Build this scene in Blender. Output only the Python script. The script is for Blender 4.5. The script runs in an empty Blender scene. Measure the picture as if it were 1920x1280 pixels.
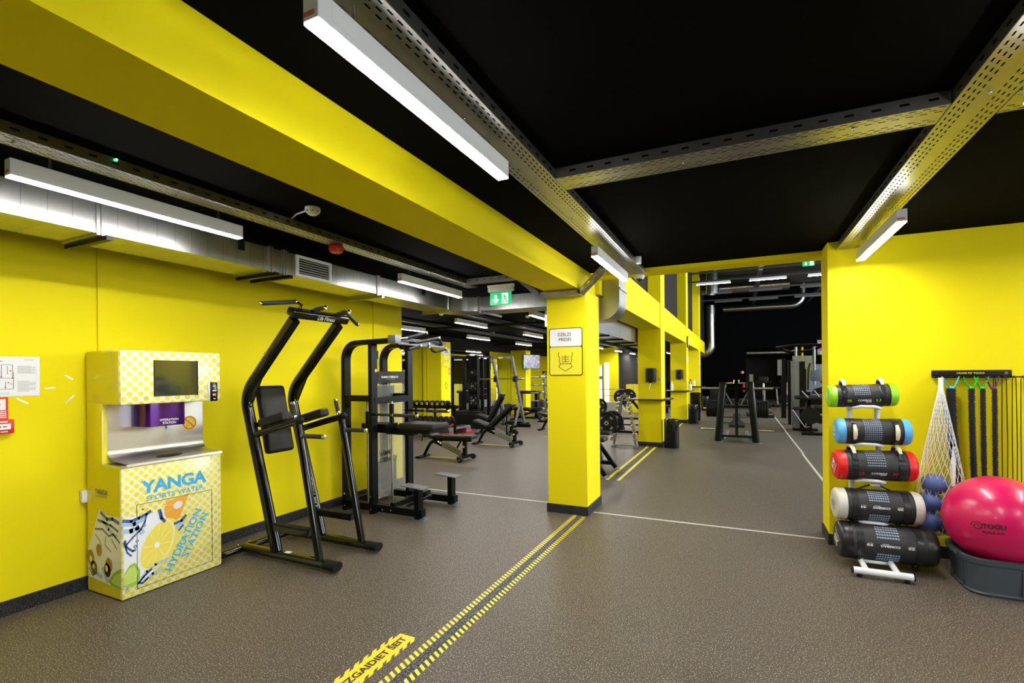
import bpy, bmesh, math, random
from mathutils import Vector, Matrix
random.seed(7)
PI = math.pi
SC = bpy.context.scene
COL = SC.collection
V = Vector

# ------------------------------------------------------------------ materials
MATS = {}
def mat(name, col, rough=0.5, metal=0.0, spec=0.5, coat=0.0, emit=None, es=0.0, noise=None, bump=None, alpha=None, trans=0.0):
    m = bpy.data.materials.new(name); m.use_nodes = True
    nt = m.node_tree; b = nt.nodes['Principled BSDF']
    b.inputs['Base Color'].default_value = (*col, 1)
    b.inputs['Roughness'].default_value = rough
    b.inputs['Metallic'].default_value = metal
    b.inputs['Specular IOR Level'].default_value = spec
    b.inputs['Coat Weight'].default_value = coat
    b.inputs['Coat Roughness'].default_value = 0.06
    b.inputs['Transmission Weight'].default_value = trans
    if alpha is not None: b.inputs['Alpha'].default_value = alpha
    if emit:
        b.inputs['Emission Color'].default_value = (*emit, 1)
        b.inputs['Emission Strength'].default_value = es
    tc = nt.nodes.new('ShaderNodeTexCoord')
    if noise:   # (scale, amount): slight tonal variation of the paint
        n = nt.nodes.new('ShaderNodeTexNoise'); n.inputs['Scale'].default_value = noise[0]; n.inputs['Detail'].default_value = 4
        nt.links.new(tc.outputs['Object'], n.inputs['Vector'])
        mx = nt.nodes.new('ShaderNodeMix'); mx.data_type = 'RGBA'
        a = noise[1]
        mx.inputs['A'].default_value = (*[max(0, c*(1-a)) for c in col], 1)
        mx.inputs['B'].default_value = (*[min(1, c*(1+a)) for c in col], 1)
        nt.links.new(n.outputs['Fac'], mx.inputs['Factor'])
        nt.links.new(mx.outputs['Result'], b.inputs['Base Color'])
    if bump:    # (scale, strength)
        n = nt.nodes.new('ShaderNodeTexNoise'); n.inputs['Scale'].default_value = bump[0]; n.inputs['Detail'].default_value = 3
        nt.links.new(tc.outputs['Object'], n.inputs['Vector'])
        bp = nt.nodes.new('ShaderNodeBump'); bp.inputs['Strength'].default_value = bump[1]; bp.inputs['Distance'].default_value = 0.004
        nt.links.new(n.outputs['Fac'], bp.inputs['Height']); nt.links.new(bp.outputs['Normal'], b.inputs['Normal'])
    MATS[name] = m
    return m

YEL = (0.81, 0.685, 0.006)
M_yel = mat('yellow_paint', YEL, 0.65, spec=0.10, noise=(1.3, 0.03), bump=(60, 0.08))
M_blackceil = mat('black_ceiling_paint', (0.0022, 0.0021, 0.0020), 0.9, spec=0.03, noise=(2, 0.3))
M_blackwall = mat('black_wall_paint', (0.0022, 0.0022, 0.0027), 0.9, spec=0.04, noise=(3, 0.15))
M_greywall = mat('dark_grey_paint', (0.030, 0.027, 0.025), 0.85, spec=0.08, noise=(3, 0.1))
M_gloss = mat('black_gloss_paint', (0.004, 0.004, 0.0045), 0.13, spec=0.5)
M_satin = mat('black_satin_steel', (0.0026, 0.0029, 0.0036), 0.38, spec=0.15)
M_matte = mat('black_matte_plastic', (0.005, 0.005, 0.005), 0.55, spec=0.22)
M_rubber = mat('black_rubber', (0.007, 0.007, 0.007), 0.62, spec=0.22, bump=(200, 0.1))
M_vinyl = mat('dark_vinyl', (0.014, 0.0125, 0.0115), 0.45, spec=0.3, bump=(300, 0.12))
M_grip = mat('grey_rubber_grip', (0.035, 0.033, 0.031), 0.7, spec=0.3)
M_chrome = mat('chrome', (0.75, 0.75, 0.76), 0.14, metal=1)
M_steel = mat('brushed_steel', (0.55, 0.54, 0.52), 0.32, metal=1, noise=(40, 0.08))
M_greysteel = mat('grey_painted_steel', (0.16, 0.17, 0.19), 0.4, spec=0.5)
M_silver = mat('silver_painted_steel', (0.24, 0.24, 0.24), 0.4, metal=0.4)
M_white = mat('white_plastic', (0.80, 0.80, 0.78), 0.4)
M_whitepaint = mat('white_painted_steel', (0.78, 0.79, 0.80), 0.3)
M_paper = mat('white_paper', (0.82, 0.83, 0.83), 0.6)
M_red = mat('red_plastic', (0.62, 0.012, 0.012), 0.35)
M_redsign = mat('red_sign_print', (0.75, 0.03, 0.02), 0.5)
M_orange = mat('orange_print', (0.80, 0.13, 0.02), 0.5)
M_ink = mat('black_ink', (0.015, 0.013, 0.010), 0.6)
M_brownink = mat('dark_brown_ink', (0.05, 0.028, 0.008), 0.6)
M_greyink = mat('grey_ink', (0.42, 0.42, 0.42), 0.6)
M_whiteink = mat('white_ink', (0.80, 0.80, 0.78), 0.5)
M_signyel = mat('sign_yellow', (0.82, 0.72, 0.02), 0.5)
M_tape = mat('yellow_floor_tape', (0.78, 0.66, 0.02), 0.45, noise=(30, 0.08))
M_tapedull = mat('dull_floor_tape', (0.10, 0.088, 0.07), 0.5, noise=(60, 0.3))
M_tapeblk = mat('black_floor_tape', (0.03, 0.028, 0.026), 0.5, noise=(60, 0.4))
M_tapewhite = mat('white_floor_tape', (0.60, 0.58, 0.53), 0.5, noise=(20, 0.1))
M_alu = mat('lamp_aluminium', (0.80, 0.82, 0.84), 0.45)
M_led = mat('led_diffuser', (0.9, 0.9, 0.9), 0.5, emit=(1.0, 0.975, 0.93), es=62.0)
M_lampreflect = mat('orange_end_cap', (0.70, 0.22, 0.10), 0.5)  # colour of a reflection painted on the lamp ends
M_exit = mat('exit_green', (0.0, 0.30, 0.10), 0.4, emit=(0.0, 0.34, 0.11), es=0.55)
M_exitwhite = mat('exit_white', (0.8, 0.85, 0.8), 0.4, emit=(0.85, 1.0, 0.9), es=0.55)
M_greenled = mat('green_led', (0.1, 0.9, 0.3), 0.4, emit=(0.05, 1.0, 0.25), es=6)
M_redled = mat('red_led', (0.9, 0.1, 0.1), 0.4, emit=(1.0, 0.03, 0.02), es=3)
M_blueled = mat('blue_led', (0.3, 0.6, 0.9), 0.4, emit=(0.25, 0.6, 1.0), es=1.6)
M_purple = mat('purple_metallic', (0.085, 0.010, 0.16), 0.25, metal=0.55, coat=0.5)
M_cyan = mat('cyan_print', (0.045, 0.42, 0.83), 0.45)
M_navy = mat('slate_print', (0.16, 0.20, 0.20), 0.5)
M_stainless = mat('stainless_sheet', (0.66, 0.64, 0.60), 0.33, metal=1, noise=(6, 0.05))
M_screen = mat('dark_glass_screen', (0.02, 0.022, 0.02), 0.06, spec=0.9, coat=1.0)
M_glass = mat('frosted_plastic', (0.42, 0.41, 0.36), 0.4, alpha=0.34)
M_darkrail = mat('dark_rail_steel', (0.035, 0.036, 0.038), 0.5)
M_unlit = mat('unlit_diffuser', (0.16, 0.16, 0.16), 0.5)
M_unlitcase = mat('unlit_lamp_casing', (0.07, 0.072, 0.075), 0.5)
M_mirror = mat('mirror_glass', (0.80, 0.83, 0.82), 0.02, metal=1)
M_pink = mat('pink_ball_vinyl', (0.62, 0.006, 0.10), 0.30, spec=0.5, coat=0.15)
M_bin = mat('slate_grey_plastic', (0.055, 0.072, 0.088), 0.42, bump=(90, 0.08))
M_binblk = mat('black_gloss_plastic', (0.004, 0.0045, 0.006), 0.2, spec=0.35)
M_blueball = mat('blue_rubber', (0.075, 0.135, 0.34), 0.5, noise=(5, 0.1))
M_net = mat('white_net_cord', (0.85, 0.84, 0.78), 0.7)
M_bluecord = mat('blue_cord', (0.05, 0.16, 0.55), 0.6)
M_capgreen = mat('lime_vinyl', (0.28, 0.66, 0.01), 0.4)
M_capblue = mat('sky_blue_vinyl', (0.10, 0.42, 0.80), 0.4)
M_capred = mat('red_vinyl', (0.72, 0.008, 0.010), 0.38)
M_capwhite = mat('off_white_vinyl', (0.62, 0.60, 0.54), 0.45)
M_capblack = mat('black_vinyl', (0.013, 0.013, 0.014), 0.32)
M_bagbody = mat('black_bag_fabric', (0.018, 0.018, 0.019), 0.5, bump=(400, 0.15))
M_dots = mat('blue_grey_dot_print', (0.30, 0.38, 0.50), 0.4)
M_handle = mat('cream_handle_grip', (0.72, 0.66, 0.48), 0.6)
M_strapcyan = mat('light_blue_strap', (0.03, 0.42, 0.62), 0.5)
M_strapgreen = mat('green_strap', (0.01, 0.52, 0.03), 0.5)
M_strappurple = mat('purple_strap', (0.16, 0.01, 0.16), 0.5)
M_frill = mat('black_elastic_sleeve', (0.012, 0.012, 0.012), 0.9)
M_wood = mat('dark_laminate', (0.018, 0.017, 0.016), 0.35)
M_stepgrey = mat('grey_step_plastic', (0.11, 0.12, 0.14), 0.5)
M_redstep = mat('red_step_plastic', (0.75, 0.02, 0.008), 0.45)
M_bottle = mat('white_bottle_plastic', (0.82, 0.83, 0.76), 0.4)
M_deskyel = mat('yellow_laminate', (0.78, 0.66, 0.01), 0.5)
M_blueshroud = mat('blue_grey_shroud', (0.10, 0.13, 0.18), 0.35)
M_iron = mat('dark_cast_iron', (0.03, 0.03, 0.03), 0.45, metal=0.3)
M_daylight = mat('daylit_glass', (0.85, 0.9, 0.92), 0.2, emit=(0.80, 0.90, 1.0), es=1.1)

def nodes_of(m): return m.node_tree.nodes, m.node_tree.links, m.node_tree.nodes['Principled BSDF']
def mathn(N, L, op, a, b=None, clamp=False):
    n = N.new('ShaderNodeMath'); n.operation = op; n.use_clamp = clamp
    for i, x in enumerate((a, b)):
        if x is None: continue
        if isinstance(x, (int, float)): n.inputs[i].default_value = x
        else: L.new(x, n.inputs[i])
    return n.outputs[0]
def rgbmix(N, L, fac, a, b):
    n = N.new('ShaderNodeMix'); n.data_type = 'RGBA'
    if isinstance(fac, (int, float)): n.inputs['Factor'].default_value = fac
    else: L.new(fac, n.inputs['Factor'])
    for key, x in (('A', a), ('B', b)):
        if isinstance(x, tuple): n.inputs[key].default_value = (*x, 1)
        else: L.new(x, n.inputs[key])
    return n.outputs['Result']

# speckled rubber flooring
def speckle(name, base, fleck, scale, lo, hi, rough, wear=0.25):
    m = mat(name, base, rough, spec=0.26)
    N, L, b = nodes_of(m)
    tc = N.new('ShaderNodeTexCoord')
    n1 = N.new('ShaderNodeTexNoise'); n1.inputs['Scale'].default_value = scale; n1.inputs['Detail'].default_value = 2
    L.new(tc.outputs['Object'], n1.inputs['Vector'])
    r = N.new('ShaderNodeMapRange'); r.inputs['From Min'].default_value = lo; r.inputs['From Max'].default_value = hi
    L.new(n1.outputs['Fac'], r.inputs['Value'])
    n2 = N.new('ShaderNodeTexNoise'); n2.inputs['Scale'].default_value = 0.7; n2.inputs['Detail'].default_value = 5
    L.new(tc.outputs['Object'], n2.inputs['Vector'])
    big = rgbmix(N, L, n2.outputs['Fac'], tuple(c*(1-wear) for c in base), tuple(c*(1+wear) for c in base))
    L.new(rgbmix(N, L, r.outputs['Result'], big, fleck), b.inputs['Base Color'])
    rr = N.new('ShaderNodeMapRange'); rr.inputs['To Min'].default_value = rough-0.06; rr.inputs['To Max'].default_value = rough+0.08
    L.new(n2.outputs['Fac'], rr.inputs['Value']); L.new(rr.outputs['Result'], b.inputs['Roughness'])
    bp = N.new('ShaderNodeBump'); bp.inputs['Strength'].default_value = 0.12; bp.inputs['Distance'].default_value = 0.002
    L.new(n1.outputs['Fac'], bp.inputs['Height']); L.new(bp.outputs['Normal'], b.inputs['Normal'])
    return m
M_floor = speckle('speckled_rubber_floor', (0.076, 0.060, 0.045), (0.52, 0.46, 0.37), 135, 0.57, 0.68, 0.45)
M_base = speckle('speckled_black_skirting', (0.012, 0.012, 0.012), (0.16, 0.155, 0.14), 210, 0.56, 0.72, 0.5)
M_flooredge = speckle('dark_speckled_strip', (0.022, 0.024, 0.024), (0.42, 0.43, 0.41), 150, 0.54, 0.66, 0.6)

# galvanised sheet with pressed cross ribs at a regular pitch along one axis
def ribbed(name, axis, pitch, col=(0.40, 0.41, 0.41), rough=0.32, depth=0.5):
    m = mat(name, col, rough, metal=1)
    N, L, b = nodes_of(m)
    tc = N.new('ShaderNodeTexCoord'); sp = N.new('ShaderNodeSeparateXYZ'); L.new(tc.outputs['Object'], sp.inputs[0])
    f = mathn(N, L, 'FRACT', mathn(N, L, 'DIVIDE', sp.outputs[axis], pitch))
    d = mathn(N, L, 'ABSOLUTE', mathn(N, L, 'SUBTRACT', f, 0.5))
    line = mathn(N, L, 'GREATER_THAN', d, 0.485)
    n = N.new('ShaderNodeTexNoise'); n.inputs['Scale'].default_value = 9; n.inputs['Detail'].default_value = 5
    L.new(tc.outputs['Object'], n.inputs['Vector'])
    sheet = rgbmix(N, L, n.outputs['Fac'], tuple(c*0.8 for c in col), tuple(min(1, c*1.15) for c in col))
    L.new(rgbmix(N, L, mathn(N, L, 'MULTIPLY', line, depth), sheet, (0.08, 0.08, 0.08)), b.inputs['Base Color'])
    bp = N.new('ShaderNodeBump'); bp.inputs['Strength'].default_value = 0.35; bp.inputs['Distance'].default_value = 0.006
    L.new(mathn(N, L, 'SMOOTH_MAX', d, 0.47), bp.inputs['Height']); L.new(bp.outputs['Normal'], b.inputs['Normal'])
    return m
M_ductY = ribbed('galvanised_duct_long', 'Y', 0.115)
M_ductX = ribbed('galvanised_duct_cross', 'X', 0.115)
M_spiral = ribbed('spiral_duct', 'Z', 0.10, rough=0.25)
M_spiralX = ribbed('spiral_duct_level', 'X', 0.10, rough=0.25)
M_galv = mat('galvanised_steel', (0.38, 0.38, 0.365), 0.36, metal=1, noise=(7, 0.15))

# cream vinyl wrap with staggered yellow dots (in the Y-Z or X-Z plane of the machine)
def dotwrap(name, ground, dot, pitch):
    m = mat(name, ground, 0.28, spec=0.5, coat=0.25)
    N, L, b = nodes_of(m)
    tc = N.new('ShaderNodeTexCoord'); sp = N.new('ShaderNodeSeparateXYZ'); L.new(tc.outputs['Object'], sp.inputs[0])
    u = mathn(N, L, 'ADD', sp.outputs['X'], sp.outputs['Y'])
    px, pz = pitch, pitch*1.0
    outs = []
    for off in (0.0, 0.5):
        a = mathn(N, L, 'MULTIPLY', mathn(N, L, 'SUBTRACT', mathn(N, L, 'FRACT', mathn(N, L, 'ADD', mathn(N, L, 'DIVIDE', u, px), off)), 0.5), px)
        c = mathn(N, L, 'MULTIPLY', mathn(N, L, 'SUBTRACT', mathn(N, L, 'FRACT', mathn(N, L, 'ADD', mathn(N, L, 'DIVIDE', sp.outputs['Z'], pz), off)), 0.5), pz)
        outs.append(mathn(N, L, 'SQRT', mathn(N, L, 'ADD', mathn(N, L, 'MULTIPLY', a, a), mathn(N, L, 'MULTIPLY', c, c))))
    d = mathn(N, L, 'MINIMUM', outs[0], outs[1])
    r = N.new('ShaderNodeMapRange'); r.inputs['From Min'].default_value = pitch*0.25; r.inputs['From Max'].default_value = pitch*0.30
    r.inputs['To Min'].default_value = 1; r.inputs['To Max'].default_value = 0
    L.new(d, r.inputs['Value'])
    L.new(rgbmix(N, L, r.outputs['Result'], ground, dot), b.inputs['Base Color'])
    return m
M_wrap = dotwrap('dotted_vinyl_wrap', (0.84, 0.82, 0.52), (0.82, 0.71, 0.06), 0.062)
M_wraptop = dotwrap('dotted_vinyl_wrap_upper', (0.84, 0.83, 0.62), (0.82, 0.72, 0.10), 0.074)
M_wrapside = mat('yellow_vinyl_wrap', (0.80, 0.69, 0.012), 0.3, coat=0.2)

def stripes(name, base, pitch, slant=0.25):
    m = mat(name, base, 0.45)
    N, L, b = nodes_of(m)
    tc = N.new('ShaderNodeTexCoord'); sp = N.new('ShaderNodeSeparateXYZ'); L.new(tc.outputs['Object'], sp.inputs[0])
    u = mathn(N, L, 'ADD', sp.outputs['Y'], mathn(N, L, 'MULTIPLY', sp.outputs['X'], -slant))
    f = mathn(N, L, 'FRACT', mathn(N, L, 'DIVIDE', u, pitch))
    L.new(rgbmix(N, L, mathn(N, L, 'LESS_THAN', f, 0.52), base, (0.78, 0.66, 0.02)), b.inputs['Base Color'])
    return m
M_haz1 = stripes('dull_striped_tape', (0.10, 0.088, 0.07), 0.0425, -.54)
M_haz2 = stripes('black_striped_tape', (0.022, 0.020, 0.018), 0.046, -.62)

# ------------------------------------------------------------------ geometry helpers
class MB:
    """collects shapes into one mesh"""
    def __init__(s): s.bm = bmesh.new(); s.mi = 0
    def _face(s, vs):
        try:
            f = s.bm.faces.new(vs); f.material_index = s.mi; f.smooth = True
            return f
        except ValueError: return None
    def mesh(s, verts, faces, M=None):
        vs = [s.bm.verts.new(M @ V(v) if M else V(v)) for v in verts]
        for f in faces: s._face([vs[i] for i in f])
        return s
    def box(s, x0, x1, y0, y1, z0, z1, M=None, bev=0.0, seg=2):
        if bev <= 0:
            return s.mesh([(x0,y0,z0),(x1,y0,z0),(x1,y1,z0),(x0,y1,z0),(x0,y0,z1),(x1,y0,z1),(x1,y1,z1),(x0,y1,z1)],
                   [(0,3,2,1),(4,5,6,7),(0,1,5,4),(1,2,6,5),(2,3,7,6),(3,0,4,7)], M)
        b = bmesh.new()
        bmesh.ops.create_cube(b, size=1.0)
        bmesh.ops.transform(b, matrix=Matrix.Translation(((x0+x1)/2,(y0+y1)/2,(z0+z1)/2)) @ Matrix.Diagonal((x1-x0, y1-y0, z1-z0, 1)), verts=b.verts)
        bmesh.ops.bevel(b, geom=list(b.edges), offset=bev, segments=seg, affect='EDGES', profile=0.5)
        return s.add_bm(b, M)
    def add_bm(s, b, M=None):
        b.verts.index_update()
        vs = [s.bm.verts.new(M @ v.co if M else v.co.copy()) for v in b.verts]
        for f in b.faces: s._face([vs[v.index] for v in f.verts])
        b.free(); return s
    def tube(s, pts, r, n=10, closed=False, caps=True, sx=1.0, sy=1.0, up=None):
        pts = [V(p) for p in pts]; k = len(pts)
        rs = r if isinstance(r, (list, tuple)) else [r]*k
        tang = []
        for i in range(k):
            a = pts[(i-1) % k] if (closed or i > 0) else pts[i]
            c = pts[(i+1) % k] if (closed or i < k-1) else pts[i]
            t = (c-a); tang.append(t.normalized() if t.length > 1e-9 else V((0,0,1)))
        t0 = tang[0]
        ref = V(up) if up else (V((0,0,1)) if abs(t0.z) < 0.9 else V((1,0,0)))
        nx = t0.cross(ref).normalized()
        rings = []
        for i in range(k):
            t = tang[i]
            if i > 0: nx = (nx - t*nx.dot(t)).normalized()
            ny = t.cross(nx)
            rings.append([s.bm.verts.new(pts[i] + nx*math.cos(2*PI*j/n)*rs[i]*sx + ny*math.sin(2*PI*j/n)*rs[i]*sy) for j in range(n)])
        m = k if closed else k-1
        for i in range(m):
            A, B = rings[i], rings[(i+1) % k]
            for j in range(n): s._face([A[j], A[(j+1)%n], B[(j+1)%n], B[j]])
        if caps and not closed:
            s._face(rings[0][::-1]); s._face(rings[-1])
        return s
    def cyl(s, p0, p1, r, n=16, r2=None, bev=0.0):
        p0, p1 = V(p0), V(p1)
        if bev <= 0: return s.tube([p0, p1], [r, r if r2 is None else r2], n)
        d = (p1-p0).normalized()
        return s.tube([p0, p0+d*bev*0.3, p0+d*bev, p1-d*bev, p1-d*bev*0.3, p1], [r-bev, r-bev*0.3, r, r, r-bev*0.3, r-bev], n)
    def bar(s, pts, w, h, up=(0,0,1)):
        """rectangular section swept along a path, w across, h along up; mitred"""
        pts = [V(p) for p in pts]; k = len(pts); rings = []; up = V(up)
        for i in range(k):
            d1 = (pts[i]-pts[i-1]).normalized() if i > 0 else None
            d2 = (pts[i+1]-pts[i]).normalized() if i < k-1 else None
            t = ((d1 or d2)+(d2 or d1)).normalized()
            side = t.cross(up)
            side = side.normalized() if side.length > 1e-6 else t.cross(V((1,0,0))).normalized()
            un = side.cross(t).normalized()
            c = 1.0
            if d1 and d2: c = 1/max(0.35, d1.dot(t))
            # mitre stretch acts in the plane of the bend
            bend = (d2-d1) if (d1 and d2) else None
            ws, hs = 1.0, 1.0
            if bend and bend.length > 1e-6:
                bn = bend.normalized()
                if abs(bn.dot(un)) > abs(bn.dot(side)): hs = c
                else: ws = c
            rings.append([s.bm.verts.new(pts[i]+side*a*w/2*ws+un*b*h/2*hs) for a, b in ((-1,-1),(1,-1),(1,1),(-1,1))])
        for i in range(k-1):
            A, B = rings[i], rings[i+1]
            for j in range(4): s._face([A[j], A[(j+1)%4], B[(j+1)%4], B[j]])
        s._face(rings[0][::-1]); s._face(rings[-1])
        return s
    def lathe(s, prof, n=24, M=None, close=True):
        rings = []
        for r, z in prof:
            if r < 1e-5: rings.append([s.bm.verts.new(M @ V((0,0,z)) if M else V((0,0,z)))])
            else: rings.append([s.bm.verts.new((M @ V((r*math.cos(2*PI*j/n), r*math.sin(2*PI*j/n), z))) if M else V((r*math.cos(2*PI*j/n), r*math.sin(2*PI*j/n), z))) for j in range(n)])
        for A, B in zip(rings, rings[1:]):
            for j in range(n):
                if len(A) == 1 and len(B) == 1: continue
                if len(A) == 1: s._face([A[0], B[(j+1)%n], B[j]])
                elif len(B) == 1: s._face([A[j], A[(j+1)%n], B[0]])
                else: s._face([A[j], A[(j+1)%n], B[(j+1)%n], B[j]])
        return s
    def prism(s, poly, d0, d1, M=None):
        """2D polygon (x,y) extruded from z=d0 to z=d1 in the local frame M"""
        n = len(poly)
        a = [s.bm.verts.new(M @ V((x,y,d0)) if M else V((x,y,d0))) for x, y in poly]
        b = [s.bm.verts.new(M @ V((x,y,d1)) if M else V((x,y,d1))) for x, y in poly]
        s._face(a[::-1]); s._face(b)
        for i in range(n): s._face([a[i], a[(i+1)%n], b[(i+1)%n], b[i]])
        return s
    def sphere(s, c, r, seg=24, rings=14, sc=(1,1,1)):
        pr = [(math.sin(PI*i/rings)*r, -math.cos(PI*i/rings)*r) for i in range(rings+1)]
        return s.lathe(pr, seg, Matrix.Translation(c) @ Matrix.Diagonal((*sc, 1)))
    def line(s, pts, w, M, d=0.001, closed=False):
        """flat printed stroke in the local XY plane of M"""
        pts = [V((p[0], p[1], 0)) for p in pts]
        if closed: pts = pts + [pts[0]]
        for a, b in zip(pts, pts[1:]):
            t = (b-a)
            if t.length < 1e-6: continue
            t.normalize(); nrm = V((-t.y, t.x, 0))*w/2; e = t*w*0.35
            s.prism([((a-e)+nrm)[:2], ((a-e)-nrm)[:2], ((b+e)-nrm)[:2], ((b+e)+nrm)[:2]], 0, d, M)
        return s
    def text(s, txt, M, w=None, h=None, d=0.001, off=0.0, shear=0.0, space=1.0, align='LEFT', line_space=1.0):
        cu = bpy.data.curves.new('t', 'FONT'); cu.body = txt; cu.resolution_u = 3; cu.offset = off; cu.shear = shear
        cu.space_character = space; cu.align_x = align; cu.space_line = line_space; cu.fill_mode = 'FRONT'
        ob = bpy.data.objects.new('t', cu); COL.objects.link(ob)
        bpy.context.view_layer.update()
        me = bpy.data.meshes.new_from_object(ob.evaluated_get(bpy.context.evaluated_depsgraph_get()))
        bpy.data.objects.remove(ob); bpy.data.curves.remove(cu)
        xs = [v.co.x for v in me.vertices]; ys = [v.co.y for v in me.vertices]
        if not xs: return s
        x0, x1, y0, y1 = min(xs), max(xs), min(ys), max(ys)
        sx = (w/(x1-x0)) if w else None; sy = (h/(y1-y0)) if h else None
        sx = sx or sy; sy = sy or sx
        vs = [s.bm.verts.new(M @ V(((v.co.x-x0)*sx, (v.co.y-y0)*sy, d))) for v in me.vertices]
        for p in me.polygons: s._face([vs[i] for i in p.vertices])
        bpy.data.meshes.remove(me)
        return s
    def build(s, name, mats, parent=None, loc=None, ang=38):
        bmesh.ops.recalc_face_normals(s.bm, faces=[f for f in s.bm.faces if len(f.verts) > 2]) if getattr(s, 'fixn', True) else None
        me = bpy.data.meshes.new(name); s.bm.to_mesh(me); s.bm.free()
        for m in (mats if isinstance(mats, (list, tuple)) else [mats]): me.materials.append(m)
        try: me.set_sharp_from_angle(angle=math.radians(ang))
        except Exception: pass
        o = bpy.data.objects.new(name, me); COL.objects.link(o)
        if parent: o.parent = parent
        if loc: o.location = loc
        return o

def build_each(mb, name, m, parent=None):
    """one object for every separate piece collected in mb"""
    bm = mb.bm; bm.verts.ensure_lookup_table(); bm.verts.index_update(); seen = set(); out = []
    for v0 in bm.verts:
        if v0.index in seen: continue
        st, isl = [v0], []
        seen.add(v0.index)
        while st:
            v = st.pop(); isl.append(v)
            for e in v.link_edges:
                w = e.other_vert(v)
                if w.index not in seen: seen.add(w.index); st.append(w)
        p = MB(); idx = {v.index: p.bm.verts.new(v.co) for v in isl}
        for f in {f for v in isl for f in v.link_faces}: p._face([idx[v.index] for v in f.verts])
        out.append(p.build(name, m, parent))
    bm.free(); return out

def tag(o, label=None, cat=None, group=None, kind=None):
    if label: o['label'] = label
    if cat: o['category'] = cat
    if group: o['group'] = group
    if kind: o['kind'] = kind
    return o
def thing(name, label, cat, loc=(0,0,0), rz=0.0, group=None, rot=None):
    o = bpy.data.objects.new(name, None); COL.objects.link(o); o.empty_display_size = 0.1
    o.location = loc; o.rotation_euler = rot if rot else (0,0,rz)
    return tag(o, label, cat, group)
def copy_tree(o, parent=None):
    c = o.copy(); COL.objects.link(c)
    if parent: c.parent = parent
    for ch in list(o.children): copy_tree(ch, c)
    return c
def dup(o, loc, rz=None, label=None, group=None, rot=None):
    c = copy_tree(o); c.location = loc
    if rz is not None: c.rotation_euler = (0,0,rz)
    if rot is not None: c.rotation_euler = rot
    if label: c['label'] = label
    if group: c['group'] = group
    return c
def struct(mb, name, m, loc=None): return tag(mb.build(name, m, None, loc), kind='structure')
def frame(o, x, y):
    """matrix with origin o, local X along x, local Y along y"""
    x = V(x).normalized(); y = V(y); y = (y - x*y.dot(x)).normalized(); z = x.cross(y)
    M = Matrix.Identity(4)
    for i, c in enumerate((x, y, z)):
        for j in range(3): M[j][i] = c[j]
    M.translation = V(o)
    return M
def arc(c, r, a0, a1, n, plane='xz'):
    out = []
    for i in range(n+1):
        a = a0+(a1-a0)*i/n
        p, q = r*math.cos(a), r*math.sin(a)
        out.append({'xz': (c[0]+p, c[1], c[2]+q), 'yz': (c[0], c[1]+p, c[2]+q), 'xy': (c[0]+p, c[1]+q, c[2])}[plane])
    return out
ORD = ['first','second','third','fourth','fifth','sixth','seventh','eighth','ninth','tenth','eleventh','twelfth']

# ------------------------------------------------------------------ camera
cam = bpy.data.cameras.new('camera'); co = bpy.data.objects.new('camera', cam); COL.objects.link(co)
cam.sensor_fit = 'HORIZONTAL'; cam.sensor_width = 36.0; cam.lens = 908.68/1920*36
cam.shift_y = (702.12-640)/1920
cam.clip_start = 0.05
yaw, roll = 0.438237, -0.008177
Fv = V((-math.sin(yaw), math.cos(yaw), 0)); R0 = V((math.cos(yaw), math.sin(yaw), 0)); U0 = V((0,0,1))
Rv = R0*math.cos(roll)+U0*math.sin(roll); Uv = -R0*math.sin(roll)+U0*math.cos(roll)
Mc = Matrix.Identity(4)
for i, c in enumerate((Rv, Uv, -Fv)):
    for j in range(3): Mc[j][i] = c[j]
Mc.translation = (0,0,1.6)
co.matrix_world = Mc
SC.camera = co
SC.view_settings.view_transform = 'Standard'; SC.view_settings.look = 'None'
SC.view_settings.gamma = 1; SC.view_settings.exposure = 1.32
SC.view_settings.use_curve_mapping = False
SC.cycles.max_bounces = 7; SC.cycles.diffuse_bounces = 4; SC.cycles.glossy_bounces = 4; SC.cycles.transparent_max_bounces = 12
SC.cycles.sample_clamp_indirect = 6.0
SC.cycles.use_denoising = True
# ================================================================== SETTING
CEIL = 2.80
struct(MB().box(-9.2, 10, -7.2, 34.5, -0.10, 0.0), 'floor', M_floor)
struct(MB().box(-9.2, -1.9, 5.64, 34.5, CEIL, CEIL+0.15).box(-9.2, 6.2, -7.2, 5.64, CEIL, CEIL+0.15), 'ceiling', M_blackceil)
struct(MB().box(-2.0, 10, 5.5, 34.5, 6.3, 6.45), 'ceiling', M_greywall)
struct(MB().box(-4.75, -4.5, -7.2, 5.78, 0, CEIL), 'wall_left', M_yel)
struct(MB().box(-9.2, -4.75, 5.58, 5.78, 0, CEIL), 'wall_alcove', M_yel)
# thin plaster strips on the left wall
struct(MB().box(-4.5, -4.485, 2.035, 2.14, 0.1, CEIL), 'trim_1', M_yel)
struct(MB().box(-4.5, -4.475, 5.15, 5.27, 0.1, CEIL), 'trim_2', M_yel)
struct(MB().box(0.75, 6.2, 5.32, 5.70, 0, CEIL), 'wall_right', M_yel)
struct(MB().box(6.0, 6.2, -7.2, -3.0, 0, CEIL).box(6.0, 6.2, 2.5, 5.32, 0, CEIL).box(6.0, 6.2, -3.0, 2.5, 0, 0.9).box(6.0, 6.2, -3.0, 2.5, 2.45, CEIL), 'wall_side', M_yel)
wf = MB()
for y in (-2.97, -1.15, .65, 2.47): wf.box(6.05, 6.12, y-.03, y+.03, 0.9, 2.45)
for z in (.93, 2.42): wf.box(6.05, 6.12, -3.0, 2.5, z-.03, z+.03)
struct(wf, 'window_6', M_satin)
al = bpy.data.lights.new('daylight', 'AREA'); al.shape = 'RECTANGLE'; al.size = 5.5; al.size_y = 1.55
al.energy = 70; al.color = (0.86, 0.94, 1.0)
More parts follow.
